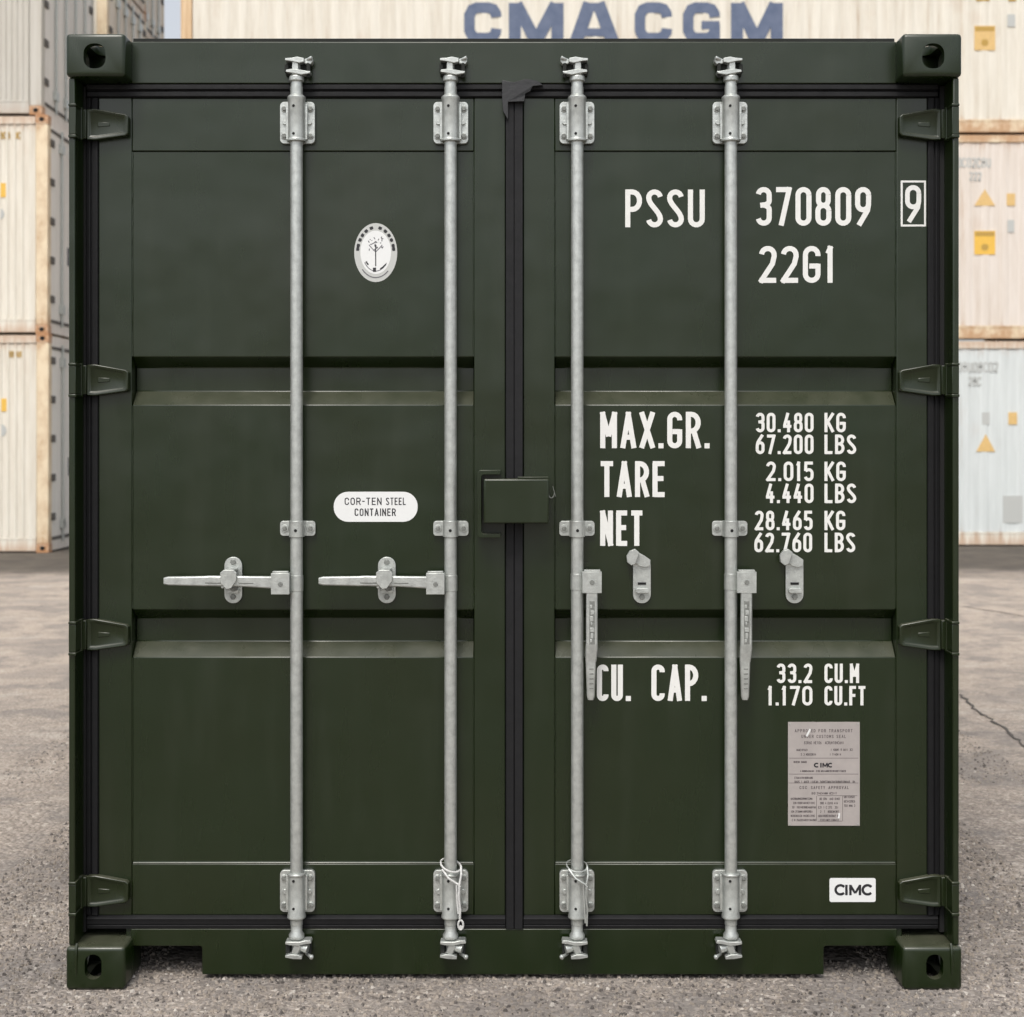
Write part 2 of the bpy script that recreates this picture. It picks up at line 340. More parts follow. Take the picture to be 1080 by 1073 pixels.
# ------------------------------------------------------------------ stroke lettering
def arc(cx, cy, rx, ry, a0, a1, n=9): return [(cx + rx*math.cos(R(a0+(a1-a0)*i/n)), cy + ry*math.sin(R(a0+(a1-a0)*i/n))) for i in range(n+1)]
def glyph(c, w, h):
    r = min(w / 2, h / 2.2); m = w / 2
    S = []
    if c in '0O': S = [arc(m,h-r,m,r,0,180)+arc(m,r,m,r,180,360)+[(w,h-r)]]
    elif c == 'C': S = [[(w,h-r*1.25)]+arc(m,h-r,m,r,0,180)+arc(m,r,m,r,180,360)+[(w,r*1.25)]]
    elif c == 'G': S = [[(w,h-r*1.2)]+arc(m,h-r,m,r,0,180)+arc(m,r,m,r,180,360), [(w,r*.9),(w,.45*h),(m*.95,.45*h)]]
    elif c == 'U': S = [[(0,h)]+arc(m,r,m,r,180,360)+[(w,h)]]
    elif c == 'J': S = [[(w,h)]+arc(m,r,m,r,360,180)]
    elif c == 'S':
        q = []
        for i in range(9):
            t = i/8; q.append((w*(t*t*(3-2*t)), (h-r)+(2*r-h)*t if h > 2*r else h/2))
        S = [arc(m,h-r,m,r,10,180)+q[1:-1]+arc(m,r,m,r,0,-170)]
    elif c == '3':
        r2 = .22*h
        S = [arc(m,h-r,m,r,170,0)+arc(w-r2*.9,.54*h+r2*.55,r2*.9,r2*.55,0,-90,5)+[(m*.9,.54*h)], arc(w-r2*.9,.54*h-r2*.6,r2*.9,r2*.6,90,0,5)+arc(m,r,m,r,0,-170)]
    elif c == '7': S = [[(0,h),(w,h)],[(w,h),(w*.32,0)]]
    elif c == '8':
        ru = min(m*.9, .24*h); rl = min(m, .25*h); md = .53*h
        S = [arc(m,h-ru,m*.88,ru,-90+90,180)+arc(m,md+ru,m*.88,ru,180,360)+[(m+m*.88,h-ru)], arc(m,md-rl,m,rl,0,180)+arc(m,rl,m,rl,180,360)+[(w,md-rl)]]
    elif c in '96':
        b = .40*h
        q = [arc(m,h-r,m,r,0,180)+arc(m,b+r,m,r,180,360)+[(w,h-r)], [(w,b+r*1.1),(w*.90,b-.02*h),(w*.22,0)]]
        S = q if c == '9' else [[(w-x,h-y) for x, y in s_] for s_ in q]
    elif c == '2': S = [arc(m,h-r,m,r,175,0)+[(w,h-r*1.25),(w*.86,h*.52),(0,0)], [(0,0),(w,0)]]
    elif c == '4': S = [[(w*.55,h),(0,.27*h)],[(0,.27*h),(w,.27*h)],[(w*.72,.62*h),(w*.72,0)]]
    elif c == '5': S = [[(w*.95,h),(.08*w,h)],[(.08*w,h),(.03*w,.52*h)],[(.03*w,.52*h)]+arc(m,.60*h-r,m,r,120,0)+arc(m,r,m,r,0,-170)]
    elif c == '1': S = [[(m*.15,.84*h),(m,h)],[(m,h),(m,0)]]
    elif c == 'I': S = [[(m,h),(m,0)]]
    elif c == 'P': S = [[(0,0),(0,h)],[(0,h)]+arc(w-.27*h*.8,.735*h,.27*h*.8,.265*h,90,-90)+[(0,.47*h)]]
    elif c == 'R': S = [[(0,0),(0,h)],[(0,h)]+arc(w-.27*h*.8,.735*h,.27*h*.8,.265*h,90,-90)+[(0,.47*h)],[(w*.55,.47*h),(w,0)]]
    elif c == 'B': S = [[(0,0),(0,h)],[(0,h)]+arc(w-.22*h,.765*h,.2*h,.235*h,90,-90)+[(0,.53*h)],[(w*.5,.53*h)]+arc(w-.24*h,.265*h,.24*h,.265*h,90,-90)+[(0,0)]]
    elif c == 'D': S = [[(0,0),(0,h)],[(0,h)]+arc(w*.45,h*.5,w*.55,h*.5,90,-90)+[(0,0)]]
    elif c == 'M': S = [[(0,0),(0,h)],[(0,h),(m,.30*h)],[(m,.30*h),(w,h)],[(w,h),(w,0)]]
    elif c == 'A': S = [[(0,0),(m,h)],[(m,h),(w,0)],[(w*.17,.27*h),(w*.83,.27*h)]]
    elif c == 'V': S = [[(0,h),(m,0)],[(m,0),(w,h)]]
    elif c == 'X': S = [[(0,0),(w,h)],[(0,h),(w,0)]]
    elif c == 'Y': S = [[(0,h),(m,.5*h)],[(w,h),(m,.5*h),(m,0)]]
    elif c == 'T': S = [[(0,h),(w,h)],[(m,h),(m,0)]]
    elif c == 'E': S = [[(w,h),(0,h),(0,0),(w,0)],[(0,.52*h),(w*.85,.52*h)]]
    elif c == 'F': S = [[(w,h),(0,h),(0,0)],[(0,.52*h),(w*.85,.52*h)]]
    elif c == 'L': S = [[(0,h),(0,0),(w,0)]]
    elif c == 'N': S = [[(0,0),(0,h)],[(0,h),(w,0)],[(w,0),(w,h)]]
    elif c == 'K': S = [[(0,0),(0,h)],[(w,h),(0,.38*h)],[(w*.28,.56*h),(w,0)]]
    elif c == 'H': S = [[(0,0),(0,h)],[(w,0),(w,h)],[(0,.5*h),(w,.5*h)]]
    elif c == '-': S = [[(0,.5*h),(w,.5*h)]]
    elif c == '/': S = [[(0,0),(w,h)]]
    elif c == '.': S = [[(m,-.001*h),(m,.02*h)]]
    return S
def stroke(mb, pts, hw, y, ext=True):
    """flat ribbon along pts (x,z) at depth y facing -y; sharp corners are split so they stay crisp"""
    pts = [Vector(p) for p in pts]
    pts = [p for i, p in enumerate(pts) if i == 0 or (p - pts[i-1]).length > 1e-6]
    if len(pts) < 2: return y
    runs, cur = [], [pts[0]]
    for i in range(1, len(pts)):
        cur.append(pts[i])
        if i < len(pts) - 1:
            d0 = (pts[i]-pts[i-1]).normalized(); d1 = (pts[i+1]-pts[i]).normalized()
            an = math.acos(max(-1, min(1, d0.dot(d1))))
            if an > R(48):
                x = hw * min(math.tan(an/2), .9)
                cur[-1] = pts[i] + d0 * x; runs.append(cur); cur = [pts[i] - d1 * x * .2]
    runs.append(cur)
    for run in runs:
        L, Rr = [], []
        for i, p in enumerate(run):
            d0 = (run[i]-run[i-1]).normalized() if i else (run[1]-run[0]).normalized()
            d1 = (run[i+1]-run[i]).normalized() if i < len(run)-1 else d0
            nrm = Vector((-(d0+d1).y, (d0+d1).x)).normalized()
            k = hw / max(.6, nrm.dot(Vector((-d0.y, d0.x))))
            L.append(p + nrm*k); Rr.append(p - nrm*k)
        vl = [mb.bm.verts.new((q.x, y, q.y)) for q in L]; vr = [mb.bm.verts.new((q.x, y, q.y)) for q in Rr]
        for i in range(len(run)-1): mb.face((vl[i], vr[i], vr[i+1], vl[i+1]))
        y -= .00005
    return y
WID = {' ': .85, '1': .60, 'I': .30, 'M': 1.12, '-': .62, 'A': 1.04, 'E': .9, 'L': .88, 'F': .88, 'T': .95}
def text(mb, s, x0, x1, z0, z1, hw, y, gap=.24):
    """fit string s into the world box, hw = half stroke width"""
    z0 += hw; z1 -= hw
    dot = 2.1*hw * s.count('.')
    ws = [0 if c == '.' else WID.get(c, 1.0) for c in s]
    if len(s) == 1: ws = [1.0]
    W = (x1 - x0 - dot) / (sum(ws) + gap * (len(s) - 1))
    x = x0
    for c, w in zip(s, ws):
        if c == '.':
            q = x + 1.05*hw; stroke(mb, [(q - hw, z0), (q + hw, z0)], hw, y); x += 2.1*hw + gap*W; continue
        yy = y
        for st in glyph(c, max(w*W - 2*hw, .001), z1 - z0):
            yy = stroke(mb, extend([(x + hw + a_, z0 + b_) for a_, b_ in st], hw, z0, z1), hw, yy)
        x += (w + gap) * W
def extend(pts, hw, z0, z1):
    pts = list(pts)
    for i, j in ((0, 1), (-1, -2)):
        p, q = pts[i], pts[j]
        dx, dz = p[0]-q[0], p[1]-q[1]; L = math.hypot(dx, dz)
        if L > 1e-6 and (abs(p[1]-z0) < 1e-6 or abs(p[1]-z1) < 1e-6) and abs(dz) > .3*L:
            pts[i] = (p[0]+dx/L*hw*.95, p[1]+dz/L*hw*.95)
        elif L > 1e-6 and abs(dz) < .01*L:
            pts[i] = (p[0]+dx/L*hw*.8, p[1])
    return pts
def squiggle(mb, x0, x1, z0, z1, hw, y, rnd):
    """a line of print too small to read in the photograph"""
    h = z1 - z0; w = h * .55; x = x0
    while x < x1 - w:
        if rnd.random() > .13:
            for st in glyph(rnd.choice('AEHINORSTUC0123468'), w*.72, h): stroke(mb, [(x + p_, z0 + q_) for p_, q_ in st], hw, y)
        x += w * 1.1

# ================================================================== THE SETTING
g = MB()
v = [g.bm.verts.new(c) for c in ((-300, -200, 0), (300, -200, 0), (300, 600, 0), (-300, 600, 0))]
g.face(v)
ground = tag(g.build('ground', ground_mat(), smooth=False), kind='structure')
# loose chips pressed into the surface in front of and beside the container
rg = random.Random(5); V_, F_, MI_ = [], [], []
area = [(-1.75, -1.0, -.5, 2.4, 7500), (1.0, 1.75, -.5, 2.4, 7500), (-1.0, 1.0, -.5, .22, 8000), (-2.3, -1.1, 2.4, 7, 2200), (1.1, 2.3, 2.4, 7, 2200)]
for ax, bx_, ay, by_, dens in area:
    for _ in range(int((bx_-ax)*(by_-ay)*dens)):
        x_, y_ = rg.uniform(ax, bx_), rg.uniform(ay, by_)
        if y_ > .9 and abs(x_) < 1.15: continue
        r_ = .0024 + .0060*rg.random()**2.4; b0 = len(V_); t0 = rg.random()*6.28; h_ = r_*rg.uniform(.55, 1.1)
        for k in range(5):
            t_ = t0 + k*1.2566 + rg.uniform(-.25, .25); q_ = r_*rg.uniform(.75, 1.15)
            V_.append((x_+q_*math.cos(t_), y_+q_*math.sin(t_), -.001))
        for k in range(4):
            t_ = t0 + .5 + k*1.5708 + rg.uniform(-.3, .3); q_ = r_*rg.uniform(.35, .65)
            V_.append((x_+q_*math.cos(t_), y_+q_*math.sin(t_), h_*rg.uniform(.75, 1)))
        F_.append((b0+5, b0+6, b0+7, b0+8))
        fs = [(0,1,5),(1,6,5),(1,2,6),(2,7,6),(2,3,7),(3,8,7),(3,4,8),(4,5,8),(4,0,5)]
        F_ += [tuple(b0+i for i in f) for f in fs]
        m_i = rg.choices((0, 1, 2, 3), (4, 4, 1.3, .4))[0]; MI_ += [m_i]*10
me = bpy.data.meshes.new('gravel'); me.from_pydata(V_, [], F_); me.polygons.foreach_set('material_index', MI_)
for nm, c_ in (('grey_chip', (.27, .24, .215)), ('tan_chip', (.36, .31, .26)), ('dark_chip', (.12, .105, .095)), ('pale_chip', (.55, .505, .45))): me.materials.append(simple(nm, c_, .85, 0, .5, 1.8))
gv = bpy.data.objects.new('gravel', me); COL.objects.link(gv); tag(gv, 'loose grey and tan stone chips on the asphalt round the container', 'gravel', kind='stuff')
# cracks in the asphalt
def crack(pts, wd):
    mb = MB(); rnd = random.Random(len(pts) * 31); P = []
    for (xa, ya), (xb, yb) in zip(pts, pts[1:]):
        L = math.hypot(xb-xa, yb-ya); n_ = max(3, int(L / .05))
        for i in range(n_):
            t = i / n_; P.append((xa+(xb-xa)*t + rnd.uniform(-.014, .014), ya+(yb-ya)*t + rnd.uniform(-.02, .02)))
    vl, vr = [], []
    for x, y in P:
        w = wd * rnd.uniform(.35, 1.0)
        vl.append(mb.bm.verts.new((x-w*.5, y-w*.5, .004))); vr.append(mb.bm.verts.new((x+w*.4, y+w*.6, .004)))
    for i in range(len(P)-1): mb.face((vl[i], vr[i], vr[i+1], vl[i+1]))
    return tag(mb.build('ground_crack', simple('crack_dirt', (.085, .075, .066), .95, 0, .4, 30), smooth=False), kind='structure')
def gp(px, py):
    d = HC * F / (py - 464); return ((px - 542) / F * d, d - CD)
crack([gp(1013, 733), gp(1030, 750), gp(1046, 760), gp(1062, 772), gp(1082, 788), gp(1100, 799)], .030)
crack([gp(1018, 640), gp(1040, 644), gp(1090, 652)], .02)

# ================================================================== THE GREEN CONTAINER
Y_HEAD, Y_SILL, Y_DOOR, Y_PAN, Y_FLOOR = .075, .082, .090, .0945, .136
Y_ROD = .060
XL, XR = X(69), X(1015)
LEN = 6.058
C = empty('shipping_container')
tag(C, 'dark green shipping container seen door end on, with four galvanised locking rods', 'shipping container')

# corner castings (hollow, with holes, cut by boolean)
def casting(top):
    H = .118; W = .162; D = .178
    mb = MB(); mb.box(0, W, 0, D, 0, H); o = mb.build('corner_casting', [GREEN, GREEN], bevel=.0)
    bv = o.modifiers.new('b', 'BEVEL'); bv.width = .011; bv.segments = 3
    cut = []
    def cutter(fn):
        m_ = MB(); fn(m_); cut.append(m_.build('cut', [DARKG], smooth=False))
    cutter(lambda m_: m_.box(.028, W-.026, .026, D-.024, .026, H-.024))
    if not top: cutter(lambda m_: m_.prism([(W-.020, -.01), (W+.01, -.01), (W+.01, .024)], -.05, D+.05))
    if top: hole = rrect(.049, .109, .022, .090, .026)
    else: hole = rrect(.052, .098, .030, .098, .022)
    cutter(lambda m_: m_.prism(hole, -.05, .05))
    zc = H - .05 if top else -.05
    cutter(lambda m_: m_.loft([[(x, y, zc) for x, y in rrect(.05, .114, .03, .148, .03)], [(x, y, zc + .10) for x, y in rrect(.05, .114, .03, .148, .03)]]))
    cutter(lambda m_: m_.loft([[(-.05, y, z) for y, z in rrect(.05, .13, .03, .09, .028)], [(.05, y, z) for y, z in rrect(.05, .13, .03, .09, .028)]]))
    for c_ in cut:
        b = o.modifiers.new('c', 'BOOLEAN'); b.operation = 'DIFFERENCE'; b.object = c_; b.solver = 'EXACT'
    dg = bpy.context.evaluated_depsgraph_get(); dg.update()
    me = bpy.data.meshes.new_from_object(o.evaluated_get(dg))
    me.name = 'corner_casting'
    o.modifiers.clear(); o.data = me
    for c_ in cut: bpy.data.objects.remove(c_)
    me.shade_smooth(); me.set_sharp_from_angle(angle=R(40))
    return o
ct, cb = casting(True), casting(False)
HT = Z(35)
for src, z in ((ct, HT - .118), (cb, 0)):
    first = True
    for sx in (1, -1):
        for sy in (1, -1):
            o = src if first else src.copy()
            if not first: COL.objects.link(o)
            first = False
            o.parent = C; o.scale = (sx, sy, 1)
            o.location = (XL if sx == 1 else XR, 0 if sy == 1 else LEN, z)

# corner posts
zb, zt = .118, HT - .118
def post(sx, y0, sy):
    mb = MB()
    xo = XL * 1.0 + .005; xi = X(79.5, .015)
    ys = lambda y: y0 + sy * y
    prof = [(xo, ys(.012)), (xi, ys(.012)), (xi, ys(.150)), (X(106, .15), ys(.150)), (X(106, .15), ys(.172)), (xo, ys(.172))]
    if sx < 0: prof = [(-x, y) for x, y in prof]
    mb.ex_z(prof, zb, zt); mb.build('corner_post', GREEN, C, bevel=.004)
post(1, 0, 1); post(-1, 0, 1); post(1, LEN, -1); post(-1, LEN, -1)

for s_ in (-1, 1):
    mb = MB(); xw = s_ * (XL + .029)
    mb.tube([(xw, .0075, .125), (xw, -.0005, .112), (xw, -.0005, .080), (xw, .001, .045), (xw, .0035, .030)], [.0035, .0045, .0042, .003, .001], 8)
    mb.build('weld_seam', GREEN, C)

# header: lower face, dark upper return
xa, xb = XL + .160, XR - .160
mb = MB(); mb.ex_x([(Y_HEAD, Z(88, Y_HEAD)), (Y_HEAD, Z(44.5, Y_HEAD)), (Y_HEAD+.012, Z(43, Y_HEAD)), (.170, Z(43, Y_HEAD)), (.170, Z(88, Y_HEAD))], xa, xb)
mb.build('header', GREEN, C, bevel=.002)
mb = MB(); mb.box(xa, xb, .092, .30, Z(43, Y_HEAD) + .0005, Z(40.5, .09)); mb.build('roof_edge', DARKG, C, bevel=.001)
# inner jamb behind the gaskets, under header and over sill
mb = MB()
mb.box(XL + .12, XR - .12, .152, .170, Z(88, Y_HEAD) - .10, Z(88, Y_HEAD) - .002)
mb.build('door_jamb', DARKG, C)
# sill with fork notches
mb = MB()
zs0, zs1 = Z(1028, Y_SILL), Z(980, Y_SILL); zn = Z(998, Y_SILL)
sill = [(X(138, .08), zs1), (X(138, .08), zn), (X(211, .08), zn), (X(213, .08), zn - .004), (X(213, .08), zs0), (X(869, .08), zs0), (X(869, .08), zn-.004), (X(871, .08), zn), (X(946, .08), zn), (X(946, .08), zs1)]
mb.prism(sill, Y_SILL, Y_SILL + .008)
mb.box(X(138, .08), X(213, .08) + .004, Y_SILL + .009, Y_SILL + .10, zn + .001, zn + .010)
mb.box(X(869, .08) - .004, X(946, .08), Y_SILL + .009, Y_SILL + .10, zn + .001, zn + .010)
mb.box(X(213, .08) + .0005, X(213, .08) + .007, Y_SILL + .009, .40, zs0 + .001, zn)
mb.box(X(869, .08) - .007, X(869, .08) - .0005, Y_SILL + .009, .40, zs0 + .001, zn)
mb.box(XL + .14, XR - .14, Y_SILL + .0095, .18, zn + .012, zs1 - .001)
mb.build('door_sill', GREEN, C, bevel=.002)
mb = MB(); mb.box(XL + .14, XR - .14, .185, LEN - .18, .085, .15)
for k in range(14): mb.box(XL + .05, XR - .05, .45 + k*.4, .53 + k*.4, .04, .084)
mb.build('underframe', DARKG, C)
# walls, roof, rear
def corr(y0, y1, pitch=.278):
    out = []; n_ = int((y1 - y0) / pitch); p_ = (y1 - y0) / n_
    for i in range(n_):
        a_ = y0 + i * p_
        out += [(a_, 0), (a_ + p_*.26, 0), (a_ + p_*.5, .036), (a_ + p_*.76, .036)]
    return out + [(y1, 0)]
for sx in (-1, 1):
    mb = MB(); pr = corr(.175, LEN - .175)
    x0_ = XR - .012
    mb.loft([[(sx*(x0_ - d), y, .16) for y, d in pr] + [(sx*(x0_-.05), LEN-.175, .16), (sx*(x0_-.05), .175, .16)], [(sx*(x0_ - d), y, HT-.06) for y, d in pr] + [(sx*(x0_-.05), LEN-.175, HT-.06), (sx*(x0_-.05), .175, HT-.06)]])
    mb.build('side_wall', GREEN, C, smooth=False)
    mb = MB(); mb.box(sx*(XR-.004), sx*(XR-.06), .18, LEN-.18, .02, .159); mb.build('bottom_rail', GREEN, C, bevel=.004)
    mb = MB(); mb.box(sx*(XR-.004), sx*(XR-.06), .18, LEN-.18, HT-.0595, HT-.012); mb.build('top_rail', GREEN, C, bevel=.004)
mb = MB(); pr = corr(.31, LEN-.18, .21)
mb.loft([[(XL+.061, y, HT-.016-d*.5) for y, d in pr] + [(XL+.061, LEN-.18, HT-.05), (XL+.061, .31, HT-.05)], [(XR-.061, y, HT-.016-d*.5) for y, d in pr] + [(XR-.061, LEN-.18, HT-.05), (XR-.061, .31, HT-.05)]])
mb.build('roof', GREEN, C, smooth=False)
mb = MB(); mb.box(XL+.09, XR-.09, LEN-.10, LEN-.06, .02, HT-.02); mb.build('rear_wall', GREEN, C)

# ---- doors
def door(xo, xp0, xp1, xi):
    """outer edge, panel edges, inner edge in photo pixels"""
    y = Y_DOOR
    mb = MB()
    zt_, zb_ = Z(103.5, y), Z(965.5, y)
    for a_, b_ in ((xo, xp0), (xp1, xi)):
        mb.box(X(a_, y), X(b_, y), y, y + .045, zb_, zt_)
    xs, xe = X(xp0, y) + .0005, X(xp1, y) - .0005
    mb.box(xs, xe, y + .0006, y + .044, Z(159.4, y), zt_ - .0007)
    mb.box(xs, xe, y + .0006, y + .044, zb_ + .0007, Z(911.5, y))
    # pressed panel: vertical profile
    P = [(160.0, Y_PAN)]
    for o_, i_ in ((376.5, 427.5), (643.0, 693.5)):
        zo, zi = Z(o_, Y_PAN), Z(i_, Y_PAN)
        P += [(o_, Y_PAN, zo), (None, Y_FLOOR, zo - 10.8*U), (None, Y_FLOOR, zi + 15.5*U), (i_, Y_PAN, zi)]
    P.append((909.0, Y_PAN))
    prof = []
    for p_ in P:
        prof.append((p_[1], p_[2] if len(p_) == 3 else Z(p_[0], p_[1])))
    prof[0] = (Y_PAN, Z(159.4, y) - .0002)
    prof[-1] = (Y_PAN, Z(909, Y_PAN)); prof.append((y + .0006, Z(911.4, y) + .0004))
    back = [(.150, prof[-1][1]), (.150, prof[0][1])]
    mb.ex_x(prof + back, xs + .0004, xe - .0004)
    d = mb.build('door', GREEN, C, bevel=.0022)
    # weld beads down the panel sides
    rnd = random.Random(xo)
    for xx in (xs + .0005, xe - .0005):
        n_ = 150; z0_, z1_ = Z(911, y), Z(160, y)
        for lo, hi in ((Z(909, y), Z(694, y)), (Z(642, y), Z(428, y)), (Z(376, y), Z(160, y))):
            k = int((hi - lo) / .013); w = MB()
            w.tube([(xx + rnd.uniform(-.0006, .0006), Y_PAN - .0002, lo + (hi-lo)*i/k) for i in range(k+1)], [rnd.uniform(.0013, .0027) for _ in range(k+1)], 6)
            w.build('weld_seam', GREEN, d)
    return d
DL = door(104, 139, 500, 533)
DR = door(552, 585, 945.5, 978)
tag(DL, 'left door with an oval emblem and horizontal handles'); tag(DR, 'right door with white lettering and hanging handles')
# added backing behind the doors, unseen, to block light
mb = MB(); mb.box(X(104, .1), X(978, .1), .152, .18, Z(980, .15), Z(92, .15)); mb.build('light_block_panel', DARKG, C)

# ---- gaskets
def strip_h(name, x0, x1, yt, yb, parent, top):
    mb = MB()
    a_, b_ = Z(yt, .085), Z(yb, .085)
    h_ = a_ - b_
    if top: prof = [(.100, a_), (.082, a_), (.0775, a_-h_*.12), (.0775, a_-h_*.42), (.086, a_-h_*.50), (.082, a_-h_*.60), (.082, a_-h_*.90), (.088, b_), (.100, b_)]
    else: prof = [(.100, a_), (.088, a_), (.0775, a_-h_*.20), (.079, a_-h_*.28), (.080, a_-h_*.62), (.084, a_-h_*.68), (.081, a_-h_*.74), (.083, b_), (.100, b_)]
    mb.ex_x(prof, x0, x1); return mb.build(name, RUBBER, parent, bevel=.001)
strip_h('gasket', X(92, .085), X(533, .085), 88.6, 103.2, DL, True)
strip_h('gasket', X(552.2, .085), X(989, .085), 88.6, 103.2, DR, True)
strip_h('gasket', X(92, .085), X(533, .085), 965.8, 979.5, DL, False)
strip_h('gasket', X(552.2, .085), X(989, .085), 965.8, 979.5, DR, False)
def strip_v(x0, x1, parent, yt, yb, mid=False):
    mb = MB(); a_, b_ = X(x0, .085), X(x1, .085)
    w = b_ - a_
    if mid: prof = [(a_, .104), (a_, .079), (a_+w*.05, .0765), (a_+w*.46, .0775), (a_+w*.49, .081), (a_+w*.52, .077), (a_+w*.95, .0755), (b_, .079), (b_, .104)]
    elif x0 < 542: prof = [(a_, .100), (a_, .086), (a_+w*.3, .083), (a_+w*.42, .089), (a_+w*.5, .083), (b_-w*.05, .081), (b_, .085), (b_, .104)]
    else: prof = [(a_, .104), (a_, .085), (a_+w*.05, .081), (a_+w*.5, .083), (a_+w*.58, .089), (a_+w*.7, .083), (b_, .086), (b_, .100)]
    mb.ex_z(prof, Z(yb, .085), Z(yt, .085)); return mb.build('gasket', RUBBER, parent, bevel=.0008)
strip_v(91, 103.6, DL, 103.6, 965.4); strip_v(978.4, 991, DR, 103.6, 965.4)
for q0, q1, par in ((80.8, 90.9, DL), (991.1, 1001.4, DR)):  # added black lips that stand in for shade in the post gaps
    mb = MB(); mb.box(X(q0, .092), X(q1, .092), .0915, .110, Z(982, .1), Z(92, .1)); mb.build('gap_shade_lip', simple('gap_shade_rubber', (.006, .006, .006), .8), par)
strip_v(533.3, 551.8, DR, 99, 979, True)
# folded rubber flap at the top of the meeting edge
mb = MB()
fp = [(529.5, 85), (541, 87), (556, 84.3), (567, 86), (573, 90), (562, 92), (559, 97), (554, 99), (553, 108), (536, 108), (536, 127), (530.5, 118), (529.5, 104)]
pts = [(X(a_, .07), Z(b_, .07)) for a_, b_ in fp]
N_ = len(pts)
mb.loft([[(x, .0765, z) for x, z in pts], [(x, .064 + .006*math.sin(i*2.1), z) for i, (x, z) in enumerate(pts)]])
mb.build('rubber_flap', simple('scuffed_rubber', (.016, .016, .017), .42, 0, .5, 60, .5, 60), DR, bevel=.001)

# ---- hinges
def hinge(yc, side, parent, tall=1.0):
    # build for the left side in photo pixels around yc, mirrored for the right
    y = .070
    def q(px, py): return (X(px, y), (yc - py) * U * (1 + y/CD))
    def poly(pts): return [q(a_, b_ + yc) for a_, b_ in pts]
    out = poly([(92, -16), (100, -16.5), (133, -10.5), (135.5, -8), (135.5, 9.5), (133, 12), (100, 16.5), (92, 16.5)])
    inn = poly([(94, -13), (101, -13.5), (130, -8.2), (132, -6.8), (132, 7.2), (130, 9.2), (101, 13.3), (94, 13.4)])
    mb = MB()
    n_ = len(out)
    y0_, y1_, yf = .066, .0895, .0695
    mb.loft([[(x, y1_, z) for x, z in out], [(x, y0_+.002, z) for x, z in out], [(x*.9+a_*.1, y0_, z*.9+b_*.1) for (x, z), (a_, b_) in zip(out, inn)], [(x, y0_+.001, z) for x, z in inn], [(x*.93+.07*X(112, y), yf, z*.9) for x, z in inn]])
    # raised centre boss and rib
    mb.prism(poly([(103, -3), (116, -2), (116, 2), (103, 3)]), .0680, .0725)
    # arm reaching over the gap to the pin
    mb.box(X(80.5, y), X(92, y) - .0005, .062, .088, -15.5*U, 15.5*U)
    mb.cyl((X(84.5, y), .062, -17.5*U), .011, 35*U, 'z', 16)
    # lugs on the post
    mb.box(XL + .006, X(80.3, .006), .004, .060, -19*U, -15.8*U)
    mb.box(XL + .0065, X(79.9, .006), .0065, .060, -15.6*U, 14*U)
    mb.box(XL + .006, X(80.3, .006), .004, .060, 14.2*U, 17*U)
    o = mb.build('hinge', GREEN, parent, loc=(0, 0, Z(yc, y)), bevel=.0018)
    if side > 0: o.scale = (-1, 1, 1)
    return o
for yc in (131.5, 401, 669.5, 940):
    hinge(yc, -1, DL); hinge(yc, 1, DR)

# ---- locking rods
RODX = [312.8, 475.2, 608.8, 770.8]
yr = Y_ROD
def bearing(z_mid, flip):
    """bearing bracket with plate, four bolts and a half round housing; local origin on the rod axis"""
    mb = MB(); s_ = 1.0
    hw, hh = 18.7*U, 22.4*U
    # plate with lobed sides
    pts = rrect(-hw, hw, -hh, hh, 4.5*U)
    mb.prism(pts, .075, .0895)
    mb.mi = 0
    for sx in (-1, 1):
        mb.box(sx*9*U, sx*11.5*U, .060, .0749, -19*U, 19*U)
        for sz in (-14.6, 14.6):
            mb.mi = 1
            mb.cyl((sx*14.2*U, .0665, sz*U), 2.7*U, .0084, 'y', 6)
            mb.mi = 0
            mb.cyl((sx*14.2*U, .0715, sz*U), 3.5*U, .0033, 'y', 14)
        mb.mi = 0
        mb.cyl((sx*13.2*U, .069, 0), 2.6*U, .0055, 'y', 12)
    # housing
    up = -1 if flip else 1
    prof = [(8.9*U, -22*U), (10.2*U, -21.5*U), (10.2*U, -19.5*U), (9.0*U, -18.6*U), (9.2*U, 22*U), (9.9*U, 24*U), (9.9*U, 26*U), (7*U, 28.5*U)]
    prof = [(r_, z_*up) for r_, z_ in prof]
    if up < 0: prof = prof[::-1]
    mb.loft([[(r_*math.cos(2*math.pi*i/24), max(-.040, yr - .0 + r_*math.sin(2*math.pi*i/24)) , z_) for i in range(24)] for r_, z_ in prof])
    mb.mi = 2
    for sz in (-14.5, 15):
        mb.cyl((-2*U, yr - 9.6*U, sz*U), 1.5*U, .004, 'y', 12)
    return mb, z_mid
def make_bearing(parent, py, flip):
    mb, _ = bearing(0, flip)
    return mb.build('bearing_bracket', [ZINC, ZINC_D, BLACK], parent, loc=(0, 0, Z(py, .08)), bevel=.0009)
def guide(parent):
    mb = MB()
    mb.prism(rrect(-19*U, 19*U, -8*U, 8*U, 3.5*U), .0805, .0895)
    for sx in (-1, 1):
        mb.mi = 1; mb.cyl((sx*13.8*U, .0725, 0), 2.6*U, .0080, 'y', 6)
        mb.mi = 0; mb.cyl((sx*13.8*U, .0772, 0), 4.2*U, .0033, 'y', 14)
    mb.ex_z([(8.2*U*math.cos(R(t)), yr + 8.2*U*math.sin(R(t))) for t in range(180, 361, 15)] + [(8.2*U, .0804), (-8.2*U, .0804)], -8.6*U, 8.6*U)
    mb.mi = 2; mb.cyl((0, yr - 8.5*U, -1.5*U), 1.7*U, .004, 'y', 12)
    return mb.build('rod_guide', [ZINC, ZINC_D, BLACK], parent, loc=(0, 0, Z(557.5, .08)), bevel=.0008)
